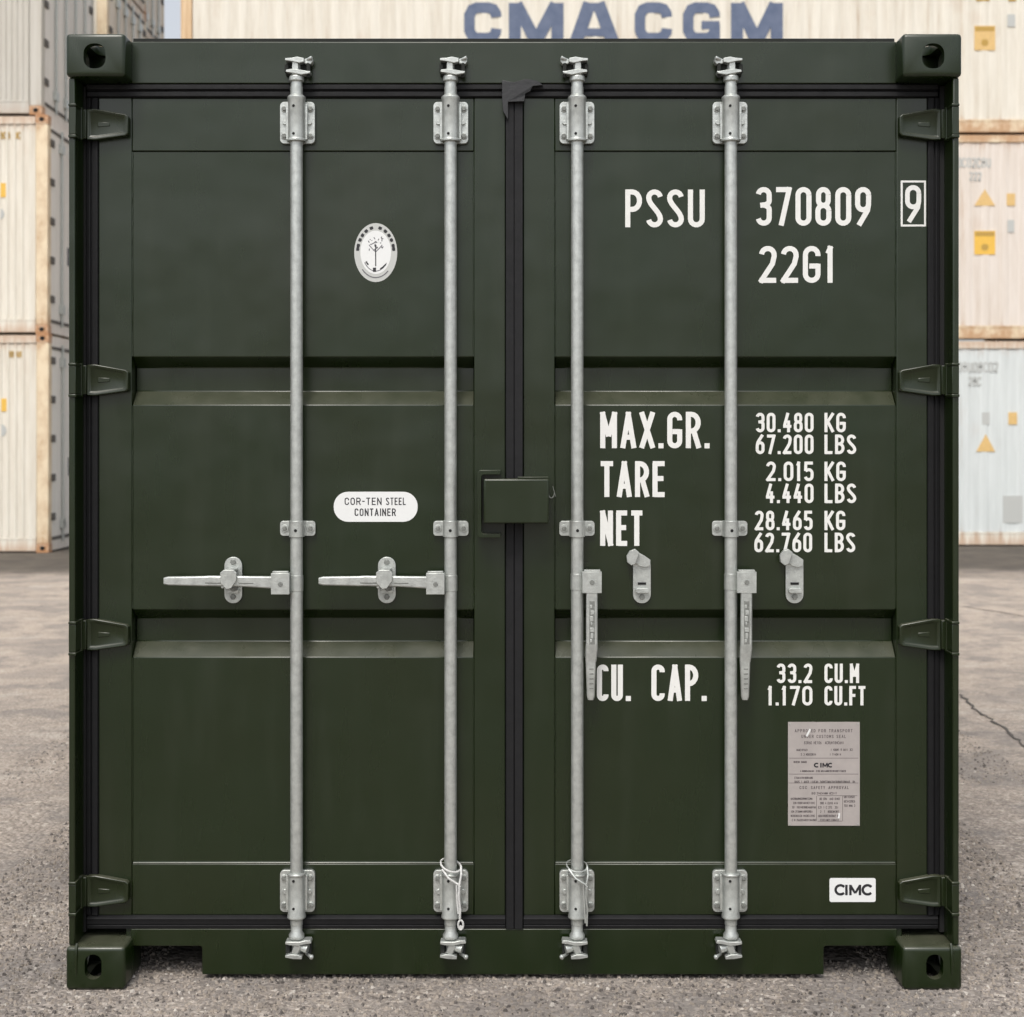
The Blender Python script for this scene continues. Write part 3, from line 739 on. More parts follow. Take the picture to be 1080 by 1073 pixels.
def cam_top(parent):
    """forked cam head, z=0 at photo row 84"""
    mb = MB(); 
    mb.lathe([(6.4*U, -14*U), (6.2*U, -4*U), (8.2*U, -3*U), (8.2*U, 1.5*U), (6.2*U, 4*U), (4.6*U, 8*U), (4.6*U, 19*U), (3*U, 20.5*U)], 0, yr, 20)
    def fork(pts, z0, z1, y0, y1): mb.prism([(x*U, z*U) for x, z in pts], y0, y1)
    # lower jaw
    mb.prism([(a_*U, b_*U) for a_, b_ in [(-10, 7.5), (-10.5, 5.2), (-3, 4.0), (6, 2.2), (15, 3.6), (16, 6.0), (12, 6.2), (5, 7.6), (-4, 8.4)]], yr-.022, yr+.010)
    # upper jaw
    mb.prism([(a_*U, b_*U) for a_, b_ in [(-11, 19.6), (-11, 17.2), (-5, 16.6), (4, 14.6), (9, 15.6), (9, 19.8), (2, 21.2), (-4, 20)]], yr-.024, yr+.010)
    mb.prism([(a_*U, b_*U) for a_, b_ in [(9.2, 15), (16, 14.2), (18, 17), (17.6, 21), (14, 21.4), (9.2, 19.6)]], yr-.014, yr+.012)
    mb.tube([(12*U, yr-.014, 19*U), (17.5*U, yr-.021, 20.5*U)], [1.5*U, 1.9*U], 10)
    # spine
    mb.prism([(a_*U, b_*U) for a_, b_ in [(-4, 3), (-3.5, 17), (2.5, 17), (3, 3)]], yr-.019, yr-.002)
    return mb.build('cam', ZINC, parent, loc=(0, 0, Z(84, .07)), bevel=.0011)
def cam_bottom(parent):
    """z=0 at photo row 985"""
    mb = MB()
    mb.lathe([(2*U, -20*U), (5*U, -18*U), (5*U, -5*U), (6.4*U, -4*U), (8.3*U, -2.5*U), (8.3*U, .5*U), (6.2*U, 4*U), (6.2*U, 16*U)], 0, yr, 20)
    mb.prism([(a_*U, b_*U) for a_, b_ in [(-10.5, -4.2), (-10.8, -7), (-6, -8), (2, -8.6), (9, -7.2), (17, -6), (16, -3), (10, -3), (5, -4.4), (-4, -4.4)]], yr-.024, yr+.010)
    mb.prism([(a_*U, b_*U) for a_, b_ in [(-10.8, -18.8), (-10.8, -21), (-2, -22.6), (7, -22.8), (7, -20), (2, -18), (-5, -17.6)]], yr-.025, yr+.010)
    mb.prism([(a_*U, b_*U) for a_, b_ in [(-4.5, -17), (-1.5, -9), (3, -8), (6, -9.5), (2, -18)]], yr-.020, yr-.003)
    mb.tube([(5*U, yr-.006, -12*U), (13*U, yr-.012, -13.5*U)], [4.2*U, 5.2*U], 12)
    # small ball ended pin
    mb.tube([(10*U, yr, -20*U), (15*U, yr-.012, -21*U), (17.2*U, yr-.017, -21.6*U), (18.6*U, yr-.019, -22*U)], [1.4*U, 2.0*U, 2.9*U, 1.2*U], 10)
    return mb.build('cam', ZINC, parent, loc=(0, 0, Z(985, .07)), bevel=.0011)
def handle_left(parent):
    """horizontal handle, pointing to -x; z=0 at photo row 614"""
    mb = MB()
    y0_ = yr - .020
    # collar on the rod and hub block
    mb.box(-25.5*U, -6*U, y0_ - .012, y0_ + .014, -12.5*U, 10*U)
    mb.box(-24*U, -7.5*U, y0_ - .010, y0_ + .012, 10.05*U, 12*U)
    mb.ex_z([(7.3*U*math.cos(R(t)), yr + 7.3*U*math.sin(R(t))) for t in range(0, 360, 20)], -10*U, 7*U)
    mb.mi = 1; mb.cyl((-15.5*U, y0_ - .0145, -1.5*U), 2.6*U, .006, 'y', 14); mb.mi = 0
    # bar: flat section, waist, rounded grip
    secs = [(-25*U, 6.6, -6.4, .009), (-55*U, 6.8, -4.6, .007), (-62*U, 7.0, -4.4, .007), (-92*U, 7.2, -3.9, .007), (-97*U, 6.8, -3.9, .009), (-135*U, 6.3, -3.0, .009), (-140*U, 5.2, -2.0, .006)]
    L = []
    for x, zt_, zb_, th in secs:
        yy = y0_ - .002
        zt_, zb_ = zt_*U, zb_*U; c_ = min(.003, (zt_-zb_)*.3)
        L.append([(x, yy-th, zb_+c_), (x, yy-th, zt_-c_), (x, yy-th+c_, zt_), (x, yy+th-c_, zt_), (x, yy+th, zt_-c_), (x, yy+th, zb_+c_), (x, yy+th-c_, zb_), (x, yy-th+c_, zb_)])
    mb.loft(L)
    mb.mi = 1
    mb.box(-96*U, -78*U, y0_ - .0105, y0_ - .0085, -1.0*U, .6*U); mb.box(-60*U, -44*U, y0_ - .0105, y0_ - .0085, -1.2*U, .2*U)
    mb.mi = 0
    return mb.build('door_handle', [ZINC, ZINC_D], parent, loc=(0, 0, Z(614, .05)), bevel=.0009)
def handle_down(parent):
    mb = MB(); y0_ = yr - .020
    mb.box(5*U, 25.5*U, y0_ - .012, y0_ + .014, -11.5*U, 11*U)
    mb.box(7*U, 24*U, y0_ - .010, y0_ + .012, 11.05*U, 13*U)
    mb.ex_z([(7.3*U*math.cos(R(t)), yr + 7.3*U*math.sin(R(t))) for t in range(0, 360, 20)], -9*U, 8*U)
    mb.mi = 1; mb.cyl((15.2*U, y0_ - .0145, 0), 2.6*U, .006, 'y', 14); mb.mi = 0
    secs = [(-11*U, 9.2, 21.2, .008, 0), (-64*U, 9.0, 21.2, .007, 0), (-70*U, 8.6, 21.4, .008, .001), (-84*U, 8.6, 20.2, .007, .006), (-86*U, 8.8, 19.6, .007, .006), (-122*U, 10.0, 18.3, .007, .006), (-126*U, 11.2, 17.2, .005, .006)]
    L = []
    for z, xa_, xb_, th, dy in secs:
        yy = y0_ - .002 + dy; xa_, xb_ = xa_*U, xb_*U; c_ = .003
        L.append([(xa_+c_, yy-th, z), (xb_-c_, yy-th, z), (xb_, yy-th+c_, z), (xb_, yy+th-c_, z), (xb_-c_, yy+th, z), (xa_+c_, yy+th, z), (xa_, yy+th-c_, z), (xa_, yy-th+c_, z)])
    mb.loft(L)
    mb.mi = 1
    mb.box(12.4*U, 18.2*U, y0_ - .0102, y0_ - .0083, -20*U, -66*U)
    mb.mi = 0
    for k in range(7): mb.box((13.0 + .9*(k % 2))*U, (15.4 + 1.1*((k*2) % 3))*U, y0_ - .0110, y0_ - .0100, (-24 - k*6.1)*U, (-27.4 - k*6.1 - (k % 3))*U)
    mb.mi = 1
    for k in range(5): mb.box(12.6*U, 17*U, y0_ - .0044, y0_ - .0024, (-92 - k*5.2)*U, (-93.2 - k*5.2)*U)
    mb.mi = 0
    return mb.build('door_handle', [ZINC, ZINC_D], parent, loc=(0, 0, Z(613.5, .05)), bevel=.0009)
def make_rod(px, mirror, handle):
    mb = MB(); mb.cyl((0, yr, Z(975, yr)), 6.7*U, Z(92, yr) - Z(975, yr), 'z', 28)
    o = mb.build('locking_rod', ZINC, C, loc=(X(px, yr), 0, 0))
    sx = -1 if mirror else 1
    for f in (cam_top, cam_bottom):
        c_ = f(o); c_.scale = (sx, 1, 1)
    a_ = make_bearing(o, 130, False); b_ = make_bearing(o, 939.5, True)
    guide(o); handle(o)
    return o
rods = [make_rod(RODX[0], False, handle_left), make_rod(RODX[1], False, handle_left), make_rod(RODX[2], True, handle_down), make_rod(RODX[3], True, handle_down)]
# keepers on header and sill
def keeper(px, top, mirror):
    s_ = -1 if mirror else 1
    mb = MB()
    if top:
        mb.box(-11*U, 15*U, .058, .0745, -6*U, 7*U)
        mb.box(11.8*U, 15.8*U, .046, .0575, -9*U, 7*U)
        mb.box(-11.5*U, -7.5*U, .046, .0575, -4*U, 5*U)
        o = mb.build('cam_keeper', [DARKG], C, loc=(X(px, .07), 0, Z(75, .07)), bevel=.002)
    else:
        mb.box(-10*U, 13*U, .062, .0815, -7*U, 4*U)
        mb.box(-10.5*U, -6*U, .048, .0615, -8*U, 4*U)
        mb.box(13.2*U, 16*U, .055, .0815, -9*U, 5*U)
        o = mb.build('cam_keeper', [DARKG], C, loc=(X(px, .07), 0, Z(997, .07)), bevel=.002)
    o.scale = (s_, 1, 1)
for i, px in enumerate(RODX):
    keeper(px, True, i > 1); keeper(px, False, i > 1)

# ---- handle catches
def catch(px, closed, parent):
    mb = MB(); y = .0895
    mb.prism(rrect(-9.6*U, 9.6*U, -25*U, 25*U, 9.4*U, 7), .0840, y)      # backing plate, z=0 at row 612
    mb.mi = 1
    for zz in (-18, 19.5): mb.cyl((0, .0785, zz*U), 3.2*U, .0053, 'y', 6)
    mb.mi = 0
    mb.prism(rrect(-7*U, 7*U, -13.5*U, -8.5*U, 2*U), .0700, .0838)
    mb.mi = 2; mb.box(-4.5*U, 4.5*U, .0815, .0838, -5*U, -2.4*U); mb.mi = 0
    if closed:
        mb.prism(rrect(-9.2*U, -6.0*U, -7*U, 8*U, 1*U), .034, .0838)
        mb.prism([(a_*U, b_*U) for a_, b_ in [(-9.5, 10), (-9.0, -1), (-3, -7.5), (2, -6.5), (7.5, 1), (8, 10), (5, 13), (-6, 13)]], .0235, .0285)
        mb.box(-6*U, 5*U, .0290, .0838, 10.5*U, 13*U)
        mb.mi = 1; mb.prism([(a_*U, b_*U) for a_, b_ in [(-3.5, -7.5), (1, -11.5), (6, -10), (5.5, -6)]], .060, .0835); mb.mi = 0
        nm = 'handle_catch'
    else:
        mb.prism([(a_*U, b_*U) for a_, b_ in [(8.8, 16), (9, 22), (2.5, 26.5), (-4, 30), (-8, 25), (-8, 18.5), (-2, 15), (4, 14)]], .0768, .0785)
        mb.prism([(a_*U, b_*U) for a_, b_ in [(-3.5, 30.5), (-8, 34), (-13.5, 32), (-17, 26.5), (-16.5, 20), (-12, 16.5), (-7.8, 18.2)]], .0630, .0815)
    return mb.build('handle_catch', [ZINC, ZINC_D, BLACK], parent, loc=(X(px, .085), 0, Z(612, .085)), bevel=.0012)
catch(246, True, DL); catch(408, True, DL); catch(677, False, DR); catch(838, False, DR)

# ---- lock box
mb = MB()
mb.box(X(510, .0), X(579, .0), .006, .0755, Z(552.5, 0), Z(505.5, 0))
lb = mb.build('lock_box', GREEN, C, bevel=.0045, seg=3)
mb = MB(); mb.box(X(546, 0), X(578.6, 0), .008, .074, Z(505.3, 0), Z(503.4, 0)); mb.build('lid_edge', GREEN, lb, bevel=.0008)
mb = MB()
mb.prism([(X(a_, .06), Z(b_, .06)) for a_, b_ in [(503.5, 499), (506, 496), (528, 496), (528, 500.5), (510, 500.5), (508, 502), (508, 561), (510, 562.5), (528, 562.5), (528, 566.5), (506, 566.5), (503.5, 564)]], .030, .0895)
mb.build('lock_bracket', GREEN, lb, bevel=.001)
mb = MB()
mb.tube([(X(578.5, .04) + 3*U - 3.2*U*math.cos(R(t)), .045, Z(520, .04) - 5.5*U*math.sin(R(t))) for t in range(-20, 200, 15)], .0016, 8)
mb.tube([(X(583, .04), .045, Z(513, .04)), (X(586, .04), .046, Z(524, .04))], .0011, 6)
mb.build('wire_clip', ZINC_D, lb)

# ---- white markings
def marking(items, hw, parent, label=None, y=Y_PAN, name='lettering', mat=WHITE):
    mb = MB()
    for s_, x0, x1, yt, yb in items:
        text(mb, s_, X(x0, y), X(x1, y), Z(yb, y), Z(yt, y), hw, y - .0006)
    o = mb.build(name, mat, parent, smooth=False)
    if label: o['label'] = label
    return o
B = 2.75*U; Sm = 1.62*U
marking([('PSSU', 659.4, 743.3, 200, 240)], B, DR, 'white letters of the owner code')
marking([('370809', 797, 918.7, 197.5, 238.3)], B, DR, 'white serial number')
m_ = marking([('22G1', 800.5, 881, 259.6, 298.6)], B, DR, 'white size and type code')
# check digit in its box
mb = MB(); y = Y_DOOR - .0006
text(mb, '9', X(954.6, y), X(971.6, y), Z(234.6, y), Z(195.4, y), B*.92, y)
x0, x1, z0, z1 = X(951, y), X(975.6, y), Z(238, y), Z(191.6, y); t_ = 1.05*U
for q in ([(x0, z0), (x1, z0)], [(x1, z0), (x1, z1)], [(x1, z1), (x0, z1)], [(x0, z1), (x0, z0)]):
    d = Vector(q[1]) - Vector(q[0]); d.normalize()
    stroke(mb, [(q[0][0]-d.x*t_*.5, q[0][1]-d.y*t_*.5), (q[1][0]+d.x*t_*.8, q[1][1]+d.y*t_*.8)], t_, y - random.random()*.0002)
mb.build('lettering', WHITE, DR, smooth=False)['label'] = 'white boxed check digit'
marking([('MAX.GR.', 633, 748.5, 434.5, 473)], B, DR); marking([('TARE', 633, 701.5, 486.5, 524.5)], B, DR)
marking([('NET', 633, 678, 538.5, 576)], B, DR); marking([('CU.', 629.5, 665.5, 701, 739.5)], B, DR); marking([('CAP.', 687, 745.5, 701, 739.5)], B, DR)
for num, unit, x0, xe, x2, yt in (('30.480', 'KG', 797, 858, 892, 435.5), ('67.200', 'LBS', 797, 858, 903, 458.5), ('2.015', 'KG', 808, 858, 892, 487), ('4.440', 'LBS', 807.5, 858, 903, 510.2),
                              ('28.465', 'KG', 796, 857, 891.5, 538.8), ('62.760', 'LBS', 795.5, 856.5, 902, 562), ('33.2', 'CU.M', 819, 856.8, 906, 700), ('1.170', 'CU.FT', 809, 856.8, 913, 723.6)):
    marking([(num, x0, xe, yt, yt + 20.6)], Sm, DR); marking([(unit, 869.5, x2, yt, yt + 20.6)], Sm, DR)

# ---- stickers, emblem, plate
y = Y_PAN
mb = MB(); mb.prism(rrect(X(352, y), X(440.5, y), Z(550.5, y), Z(518.8, y), 15.6*U, 8), y-.0009, y-.0001)
mb.mi = 1
text(mb, 'COR-TEN', X(363.5, y), X(402.5, y), Z(532.8, y), Z(525, y), .55*U, y-.0012, gap=.3)
text(mb, 'STEEL', X(407, y), X(428, y), Z(532.8, y), Z(525, y), .55*U, y-.0012, gap=.3)
text(mb, 'CONTAINER', X(374, y), X(417.5, y), Z(544.4, y), Z(536.4, y), .6*U, y-.0012, gap=.3)
mb.build('steel_sticker', [STICK, INK], DL, smooth=False)
yd = Y_DOOR + .0006
mb = MB(); mb.prism(rrect(X(874.8, yd), X(923.5, yd), Z(951.4, yd), Z(926.2, yd), 2.2*U), yd-.0009, yd-.0001)
mb.mi = 1
def cx(a_): return X(a_, yd)
def cz(a_): return Z(a_, yd)
yy = yd - .0013; hw = 1.35*U
for base in (881, 909.6):   # the two C's
    stroke(mb, [(cx(base+5.3) + 5.2*U*math.cos(R(t)), cz(938.5) + 4.9*U*math.sin(R(t))) for t in range(38, 325, 14)], hw, yy)
stroke(mb, [(cx(892.6), cz(933.2)), (cx(892.6), cz(944.2))], hw, yy)
stroke(mb, [(cx(896.8), cz(944.2)), (cx(896.8), cz(933.2))], hw, yy)
stroke(mb, [(cx(896.8), cz(933.8)), (cx(901.8), cz(942))], hw*.9, yy - .0001)
stroke(mb, [(cx(901.8), cz(942)), (cx(906.9), cz(933.8))], hw*.9, yy - .0002)
stroke(mb, [(cx(906.9), cz(933.2)), (cx(906.9), cz(944.2))], hw, yy)
mb.build('maker_sticker', [STICK, INK], DR, smooth=False)
# emblem
ec = (396.3, 266.6)
mb = MB(); mb.mi = 2
mb.prism(ell(X(ec[0], y), Z(ec[1], y), 23.2*U, 31.8*U), y-.0007, y-.0001)
mb.mi = 0; mb.prism(ell(X(ec[0], y), Z(ec[1]-.2, y), 16.6*U, 23.4*U), y-.0010, y-.00075)
mb.mi = 1
for t in (164, 150, 137, 122, 104, 76, 58, 43, 30, 16, 172, 8):     # dark letters round the upper rim
    c_ = (X(ec[0], y) + 19.6*U*math.cos(R(t)), Z(ec[1], y) + 27.2*U*math.sin(R(t)))
    tx, tz = -math.sin(R(t))*19.6, math.cos(R(t))*27.2; L = math.hypot(tx, tz); tx /= L; tz /= L
    stroke(mb, [(c_[0]-tx*2.0*U, c_[1]-tz*2.0*U), (c_[0]+tx*1.8*U, c_[1]+tz*1.8*U)], 1.5*U, y-.0011 - t*1e-7)
    stroke(mb, [(c_[0]-tz*1.9*U, c_[1]+tx*1.9*U), (c_[0]+tz*1.7*U, c_[1]-tx*1.7*U)], .6*U, y-.0013 - t*1e-7)
mb.mi = 3
stroke(mb, [(X(ec[0], y) + 14*U*math.cos(R(t)), Z(ec[1], y) + 20*U*math.sin(R(t))) for t in range(212, 332, 6)], .45*U, y-.0012)
stroke(mb, [(X(ec[0], y) + 19.5*U*math.cos(R(t)), Z(ec[1], y) + 27*U*math.sin(R(t))) for t in range(222, 320, 7)], .55*U, y-.0012)
mb.mi = 1
stroke(mb, [(X(395, y), Z(282.5, y)), (X(395, y), Z(287, y))], 1.7*U, y-.0013)
for q in ([(386, 276), (388.5, 279.5)], [(401, 284), (404, 282), (407, 279)]): stroke(mb, [(X(a_, y), Z(b_, y)) for a_, b_ in q], .8*U, y-.0014)
stroke(mb, [(X(396.3, y), Z(281, y)), (X(396.2, y), Z(258, y))], .55*U, y-.0013)
mb.mi = 3
rnd = random.Random(3)
for k in range(26):       # little tree drawn in fine strokes
    t = rnd.uniform(0, 2*math.pi); r_ = rnd.uniform(.2, 1)
    a_ = 396 + 9.5*r_*math.cos(t); b_ = 258 + 8.5*r_*math.sin(t)
    stroke(mb, [(X(a_, y), Z(b_, y)), (X(a_ + rnd.uniform(-3, 3), y), Z(b_ + rnd.uniform(-2.5, 2.5), y))], .5*U, y-.00115 - k*1e-6)
for s_ in (-1, 1):
    stroke(mb, [(X(396.2, y), Z(266, y)), (X(396.2 + s_*4, y), Z(262, y)), (X(396.2 + s_*7, y), Z(258.5, y))], .45*U, y-.0013)
mb.build('oval_emblem', [STICK, INK, GREYL, GINK], DL, smooth=False)
# data plate
mb = MB(); mb.box(X(831, y), X(906.6, y), y-.0022, y-.0002, Z(870.8, y), Z(761.5, y))
mb.mi = 1
rnd = random.Random(11); yp = y - .0024
def wr(x0_, x1_, yt_, h_=2.6, w_=.24): squiggle(mb, X(x0_, y), X(x1_, y), Z(yt_+h_, y), Z(yt_, y), w_*U, yp, rnd)
def tx(s_, x0_, x1_, yt_, h_, w_=.30): text(mb, s_, X(x0_, y), X(x1_, y), Z(yt_+h_, y), Z(yt_, y), w_*U, yp, gap=.4)
tx('APPROVED', 838, 860, 769, 3.4); tx('FOR', 863, 871, 769, 3.4); tx('TRANSPORT', 874, 899, 769, 3.4)
tx('UNDER', 845, 858, 775, 3.4); tx('CUSTOMS', 861, 879, 775, 3.4); tx('SEAL', 882, 892, 775, 3.4)
tx('CSC', 843, 851, 829, 3.2); tx('SAFETY', 855, 870, 829, 3.2); tx('APPROVAL', 873.5, 895, 829, 3.2)
for x0_, x1_, yt_, h_ in ((848, 891, 782, 2.8), (840, 852, 790, 2), (876, 901, 789.6, 2.2), (842, 861, 794.6, 2.2), (875, 888, 794.6, 2.2), (837, 853, 802.8, 1.8), (844, 893, 812.4, 1.7), (838, 858, 819.4, 2), (838, 902, 823.4, 2.3), (856, 883, 835.6, 2.2)): wr(x0_, x1_, yt_, h_)
for k in range(6): wr(834, 858 + (k % 3)*2, 841.4 + k*4.5, 2.0); wr(863 + (k % 2)*2, 886, 841.4 + k*4.5, 2.2)
for k in range(3): wr(890, 903, 839.4 + k*4.6, 2.2)
for yt_, x0_, x1_ in ((799.6, 832, 905), (816.4, 832, 905), (825.8, 832, 905), (839.2, 862, 904), (866, 862, 888)):
    stroke(mb, [(X(x0_, y), Z(yt_, y)), (X(x1_, y), Z(yt_, y))], .25*U, yp)
for x0_ in (861, 888.5): stroke(mb, [(X(x0_, y), Z(839.5, y)), (X(x0_, y), Z(866, y))], .22*U, yp - .0001)
mb.mi = 3
bx = 858.8
for base in (0, 14.5): stroke(mb, [(X(bx+base+2.4, y) + 2.4*U*math.cos(R(t)), Z(807, y) + 1.9*U*math.sin(R(t))) for t in range(50, 312, 20)], .75*U, yp-.0001)
stroke(mb, [(X(865.6, y), Z(804.6, y)), (X(865.6, y), Z(809.5, y))], .75*U, yp-.0001)
for q in ([(867.8, 809.5), (867.8, 804.8), ], [(867.8, 804.8), (870, 808.4)], [(870, 808.4), (872.2, 804.8)], [(872.2, 804.6), (872.2, 809.5)]): stroke(mb, [(X(a_, y), Z(b_, y)) for a_, b_ in q], .65*U, yp-.0001 - random.random()*.0001)
mb.mi = 2
stroke(mb, [(X(850.5, y), Z(776.5, y)), (X(854.3, y), Z(769, y))], 1.0*U, yp-.0003)
stroke(mb, [(X(884.3, y), Z(863, y)), (X(885, y), Z(857.5, y))], .9*U, yp-.0003)
mb.mi = 4
for a_, b_ in ((832.8, 763.3), (904.8, 763.3), (832.8, 869), (904.8, 869)): mb.cyl((X(a_, y), yp-.001, Z(b_, y)), .9*U, .001, 'y', 10)
mb.build('data_plate', [PLATE, PLATET, STICK, INK, ZINC], DR, smooth=False)

# ---- wire seals hanging on the two middle rods
def wire_seal(px, mirror, lab, short):
    xc = X(px, .04); mb = MB(); z = lambda p_: Z(p_, .04)
    s_ = 1
    loop = []
    for t in range(0, 361, 20):
        a_ = R(t)
        loop.append((xc + 11*U*math.cos(a_), yr - 11.5*U*math.sin(a_) , z(914.5 if not short else 915) - (4*U if math.sin(a_) > 0 else -3*U)*abs(math.sin(a_)) - 3*U*math.cos(a_)*(1 if not mirror else .3)))
    mb.tube(loop, (.85 if short else 1.1)*U, 8)
    x9 = xc + 9.5*U
    yo = yr - 13*U
    mb.tube([(xc - 9*U, yr - 8*U, z(917)), (xc - 2*U, yo, z(925)), (x9 - 2*U, yo, z(931)), (x9 + 1*U, yo, z(934))], 1.2*U, 8)
    mb.tube([(xc + 11*U, yr - 3*U, z(915)), (x9 + 2*U, yo+.004, z(922)), (x9, yo, z(932)), (x9 - .5*U, yo, z(945)), (x9 + 1*U, yo, z(957)), (x9 + .5*U, yo, z(968 if not short else 975))], (1.0 if short else 1.2)*U, 8)
    mb.tube([(x9 - 3*U, yo + .001, z(932)), (x9 - 2.5*U, yo, z(948)), (x9 - 1*U, yo - .001, z(962 if not short else 972))], 1.0*U, 8)
    if not short:
        mb.tube([(x9 + 1.5*U + 2.7*U*math.sin(R(t)), yo, z(974) + 5*U*math.cos(R(t))) for t in range(0, 361, 24)], 1.1*U, 8)
        mb.cyl((x9 + 1.5*U, yo - .001, z(977)), 2.4*U, .004, 'y', 12)
    o = mb.build('wire_seal', ZINC if short else WIRE)
    tag(o, lab, 'wire seal', 'wire seals on the middle rods')
wire_seal(475.2, False, 'white wire seal with looped tail, on the rod left of the centre gasket', False)
wire_seal(608.8, True, 'grey wire seal twisted tight, without end loop, on the rod right of centre gasket', True)

# ================================================================== STACKED CONTAINERS BEHIND
HB, WB, LB = 2.896, 2.438, 12.19
def reefer(paint, rail, postm, ribdepth=.006, ribp=.11, endmat=ENDG, ribw=.5):
    """origin at front left bottom corner; long side faces -y, door end faces +x"""
    root = empty('stacked_container')
    # ribbed long side
    xs = []; x = .17
    while x < LB - .17 - ribp:
        xs += [(x, .022), (x + ribp*ribw, .022), (x + ribp*(ribw+.14), .022 - ribdepth), (x + ribp*.86, .022 - ribdepth)]; x += ribp
    xs += [(LB - .17, .022), (LB - .17, .06), (.17, .06)]
    mb = MB(); mb.ex_z(xs, .20, HB - .13); mb.build('side_panel', paint, root, smooth=False)
    mb = MB(); mb.box(.17, LB - .17, .004, .08, .022, .196); mb.box(.17, LB-.17, .0, .0035, .17, .19); mb.build('bottom_rail', rail, root, bevel=.006)
    mb = MB(); mb.box(.17, LB - .17, .002, .08, HB - .125, HB - .022); mb.build('top_rail', rail, root, bevel=.006)
    for x0_ in (0, LB - .165):
        for y0_ in (0, WB - .15):
            mb = MB(); mb.box(x0_ + .003, x0_ + .162, y0_ + .003, y0_ + .147, .119, HB - .119); mb.build('corner_post', postm, root, bevel=.008)
            for z0_ in (.001, HB - .118):
                mb = MB(); mb.box(x0_, x0_ + .165, y0_, y0_ + .15, z0_, z0_ + .117)
                mb.mi = 1
                if y0_ == 0: mb.prism(ell(x0_ + .082, z0_ + .058, .036, .030, 16), -.002, .001)
                mb.build('corner_casting', [RUSTY, BLACK], root, bevel=.008)
    mb = MB(); mb.box(.02, LB - .02, .082, WB - .082, .16, HB - .03); mb.build('box_body', paint, root)
    # door end
    mb = MB(); mb.box(LB - .019, LB - .004, .152, WB - .152, .20, HB - .20)
    mb.box(LB - .0035, LB - .001, WB/2 - .012, WB/2 + .012, .22, HB - .22)
    d = mb.build('end_door', endmat, root)
    for k in range(5):
        zz = .42 + k * .52
        for y0_ in (.11, WB - .26):
            mb = MB(); mb.box(LB - .003, LB + .018, y0_, y0_ + .15, zz, zz + .10); mb.build('hinge', HINGEG, d, bevel=.01)
    for y0_ in (.55, 1.0, 1.45, 1.9):
        mb = MB(); mb.cyl((LB + .022, y0_, .12), .017, HB - .24, 'z', 10); mb.box(LB - .002, LB + .045, y0_ - .06, y0_ + .06, .30, .42); mb.box(LB - .002, LB + .045, y0_ - .06, y0_ + .06, HB - .42, HB - .30)
        mb.build('locking_rod', ZINC, d)
    for q in ((.02, .155), (HB - .155, HB - .02)):
        mb = MB(); mb.box(LB - .018, LB - .006, .152, WB - .152, *q); mb.build('end_rail', endmat, root)
    for q in ((.158, .198), (HB - .198, HB - .158)):
        mb = MB(); mb.box(LB - .018, LB + .006, .152, WB - .152, *q); mb.build('door_seal', HINGEG, root)
    return root
def stick_on(root, name, fn, mats):
    mb = MB(); fn(mb); return mb.build(name, mats, root, smooth=False)
YL, YR_ = 15.5, 16.7
def lp(px, py, Y, loc):           # photo pixel on the side of a stack -> local x,z on that container
    return (px - 542) / F * (CD + Y) - loc[0], HC - (py - 464) / F * (CD + Y) - loc[2]
def decal(root, name, px0, px1, py0, py1, mats, kind='rect'):
    Y = root.location.y
    x0_, z1_ = lp(px0, py0, Y, root.location); x1_, z0_ = lp(px1, py1, Y, root.location)
    yv = .012
    def fn(mb):
        if kind == 'rect':
            mb.prism([(x0_, z0_), (x1_, z0_), (x1_, z1_), (x0_, z1_)], yv, .020)
            if len(mats) > 1:
                mb.mi = 1; w_, h_ = x1_ - x0_, z1_ - z0_
                mb.prism([(x0_+w_*.04, z1_-h_*.22), (x1_-w_*.04, z1_-h_*.22), (x1_-w_*.04, z1_-h_*.04), (x0_+w_*.04, z1_-h_*.04)], yv-.002, yv-.0005)
                mb.prism(rrect(x0_+w_*.34, x1_-w_*.34, z0_+h_*.18, z0_+h_*.44, h_*.1), yv-.002, yv-.0005)
        elif kind == 'tri': mb.prism([(x0_, z0_), (x1_, z0_), ((x0_+x1_)/2, z1_)], yv, .020)
        elif kind == 'disc': mb.prism(ell((x0_+x1_)/2, (z0_+z1_)/2, (x1_-x0_)/2, (z1_-z0_)/2, 20), yv, .020)
        else:
            rd = random.Random(int(px0+py0)); xx = x0_; w_ = (z1_-z0_)*.5
            while xx < x1_ - w_*.8:
                if rd.random() > .12:
                    for st in glyph(rd.choice('0U82C'), w_*.7, z1_-z0_): stroke(mb, [(xx + p_, z0_ + q_) for p_, q_ in st], (z1_-z0_)*.09, yv)
                xx += w_*1.15
    return stick_on(root, name, fn, mats)

SIDEGROUP = 'white containers stacked behind the green one'
BROWNISH = simple('brown_ink', (.45, .28, .06), .6)
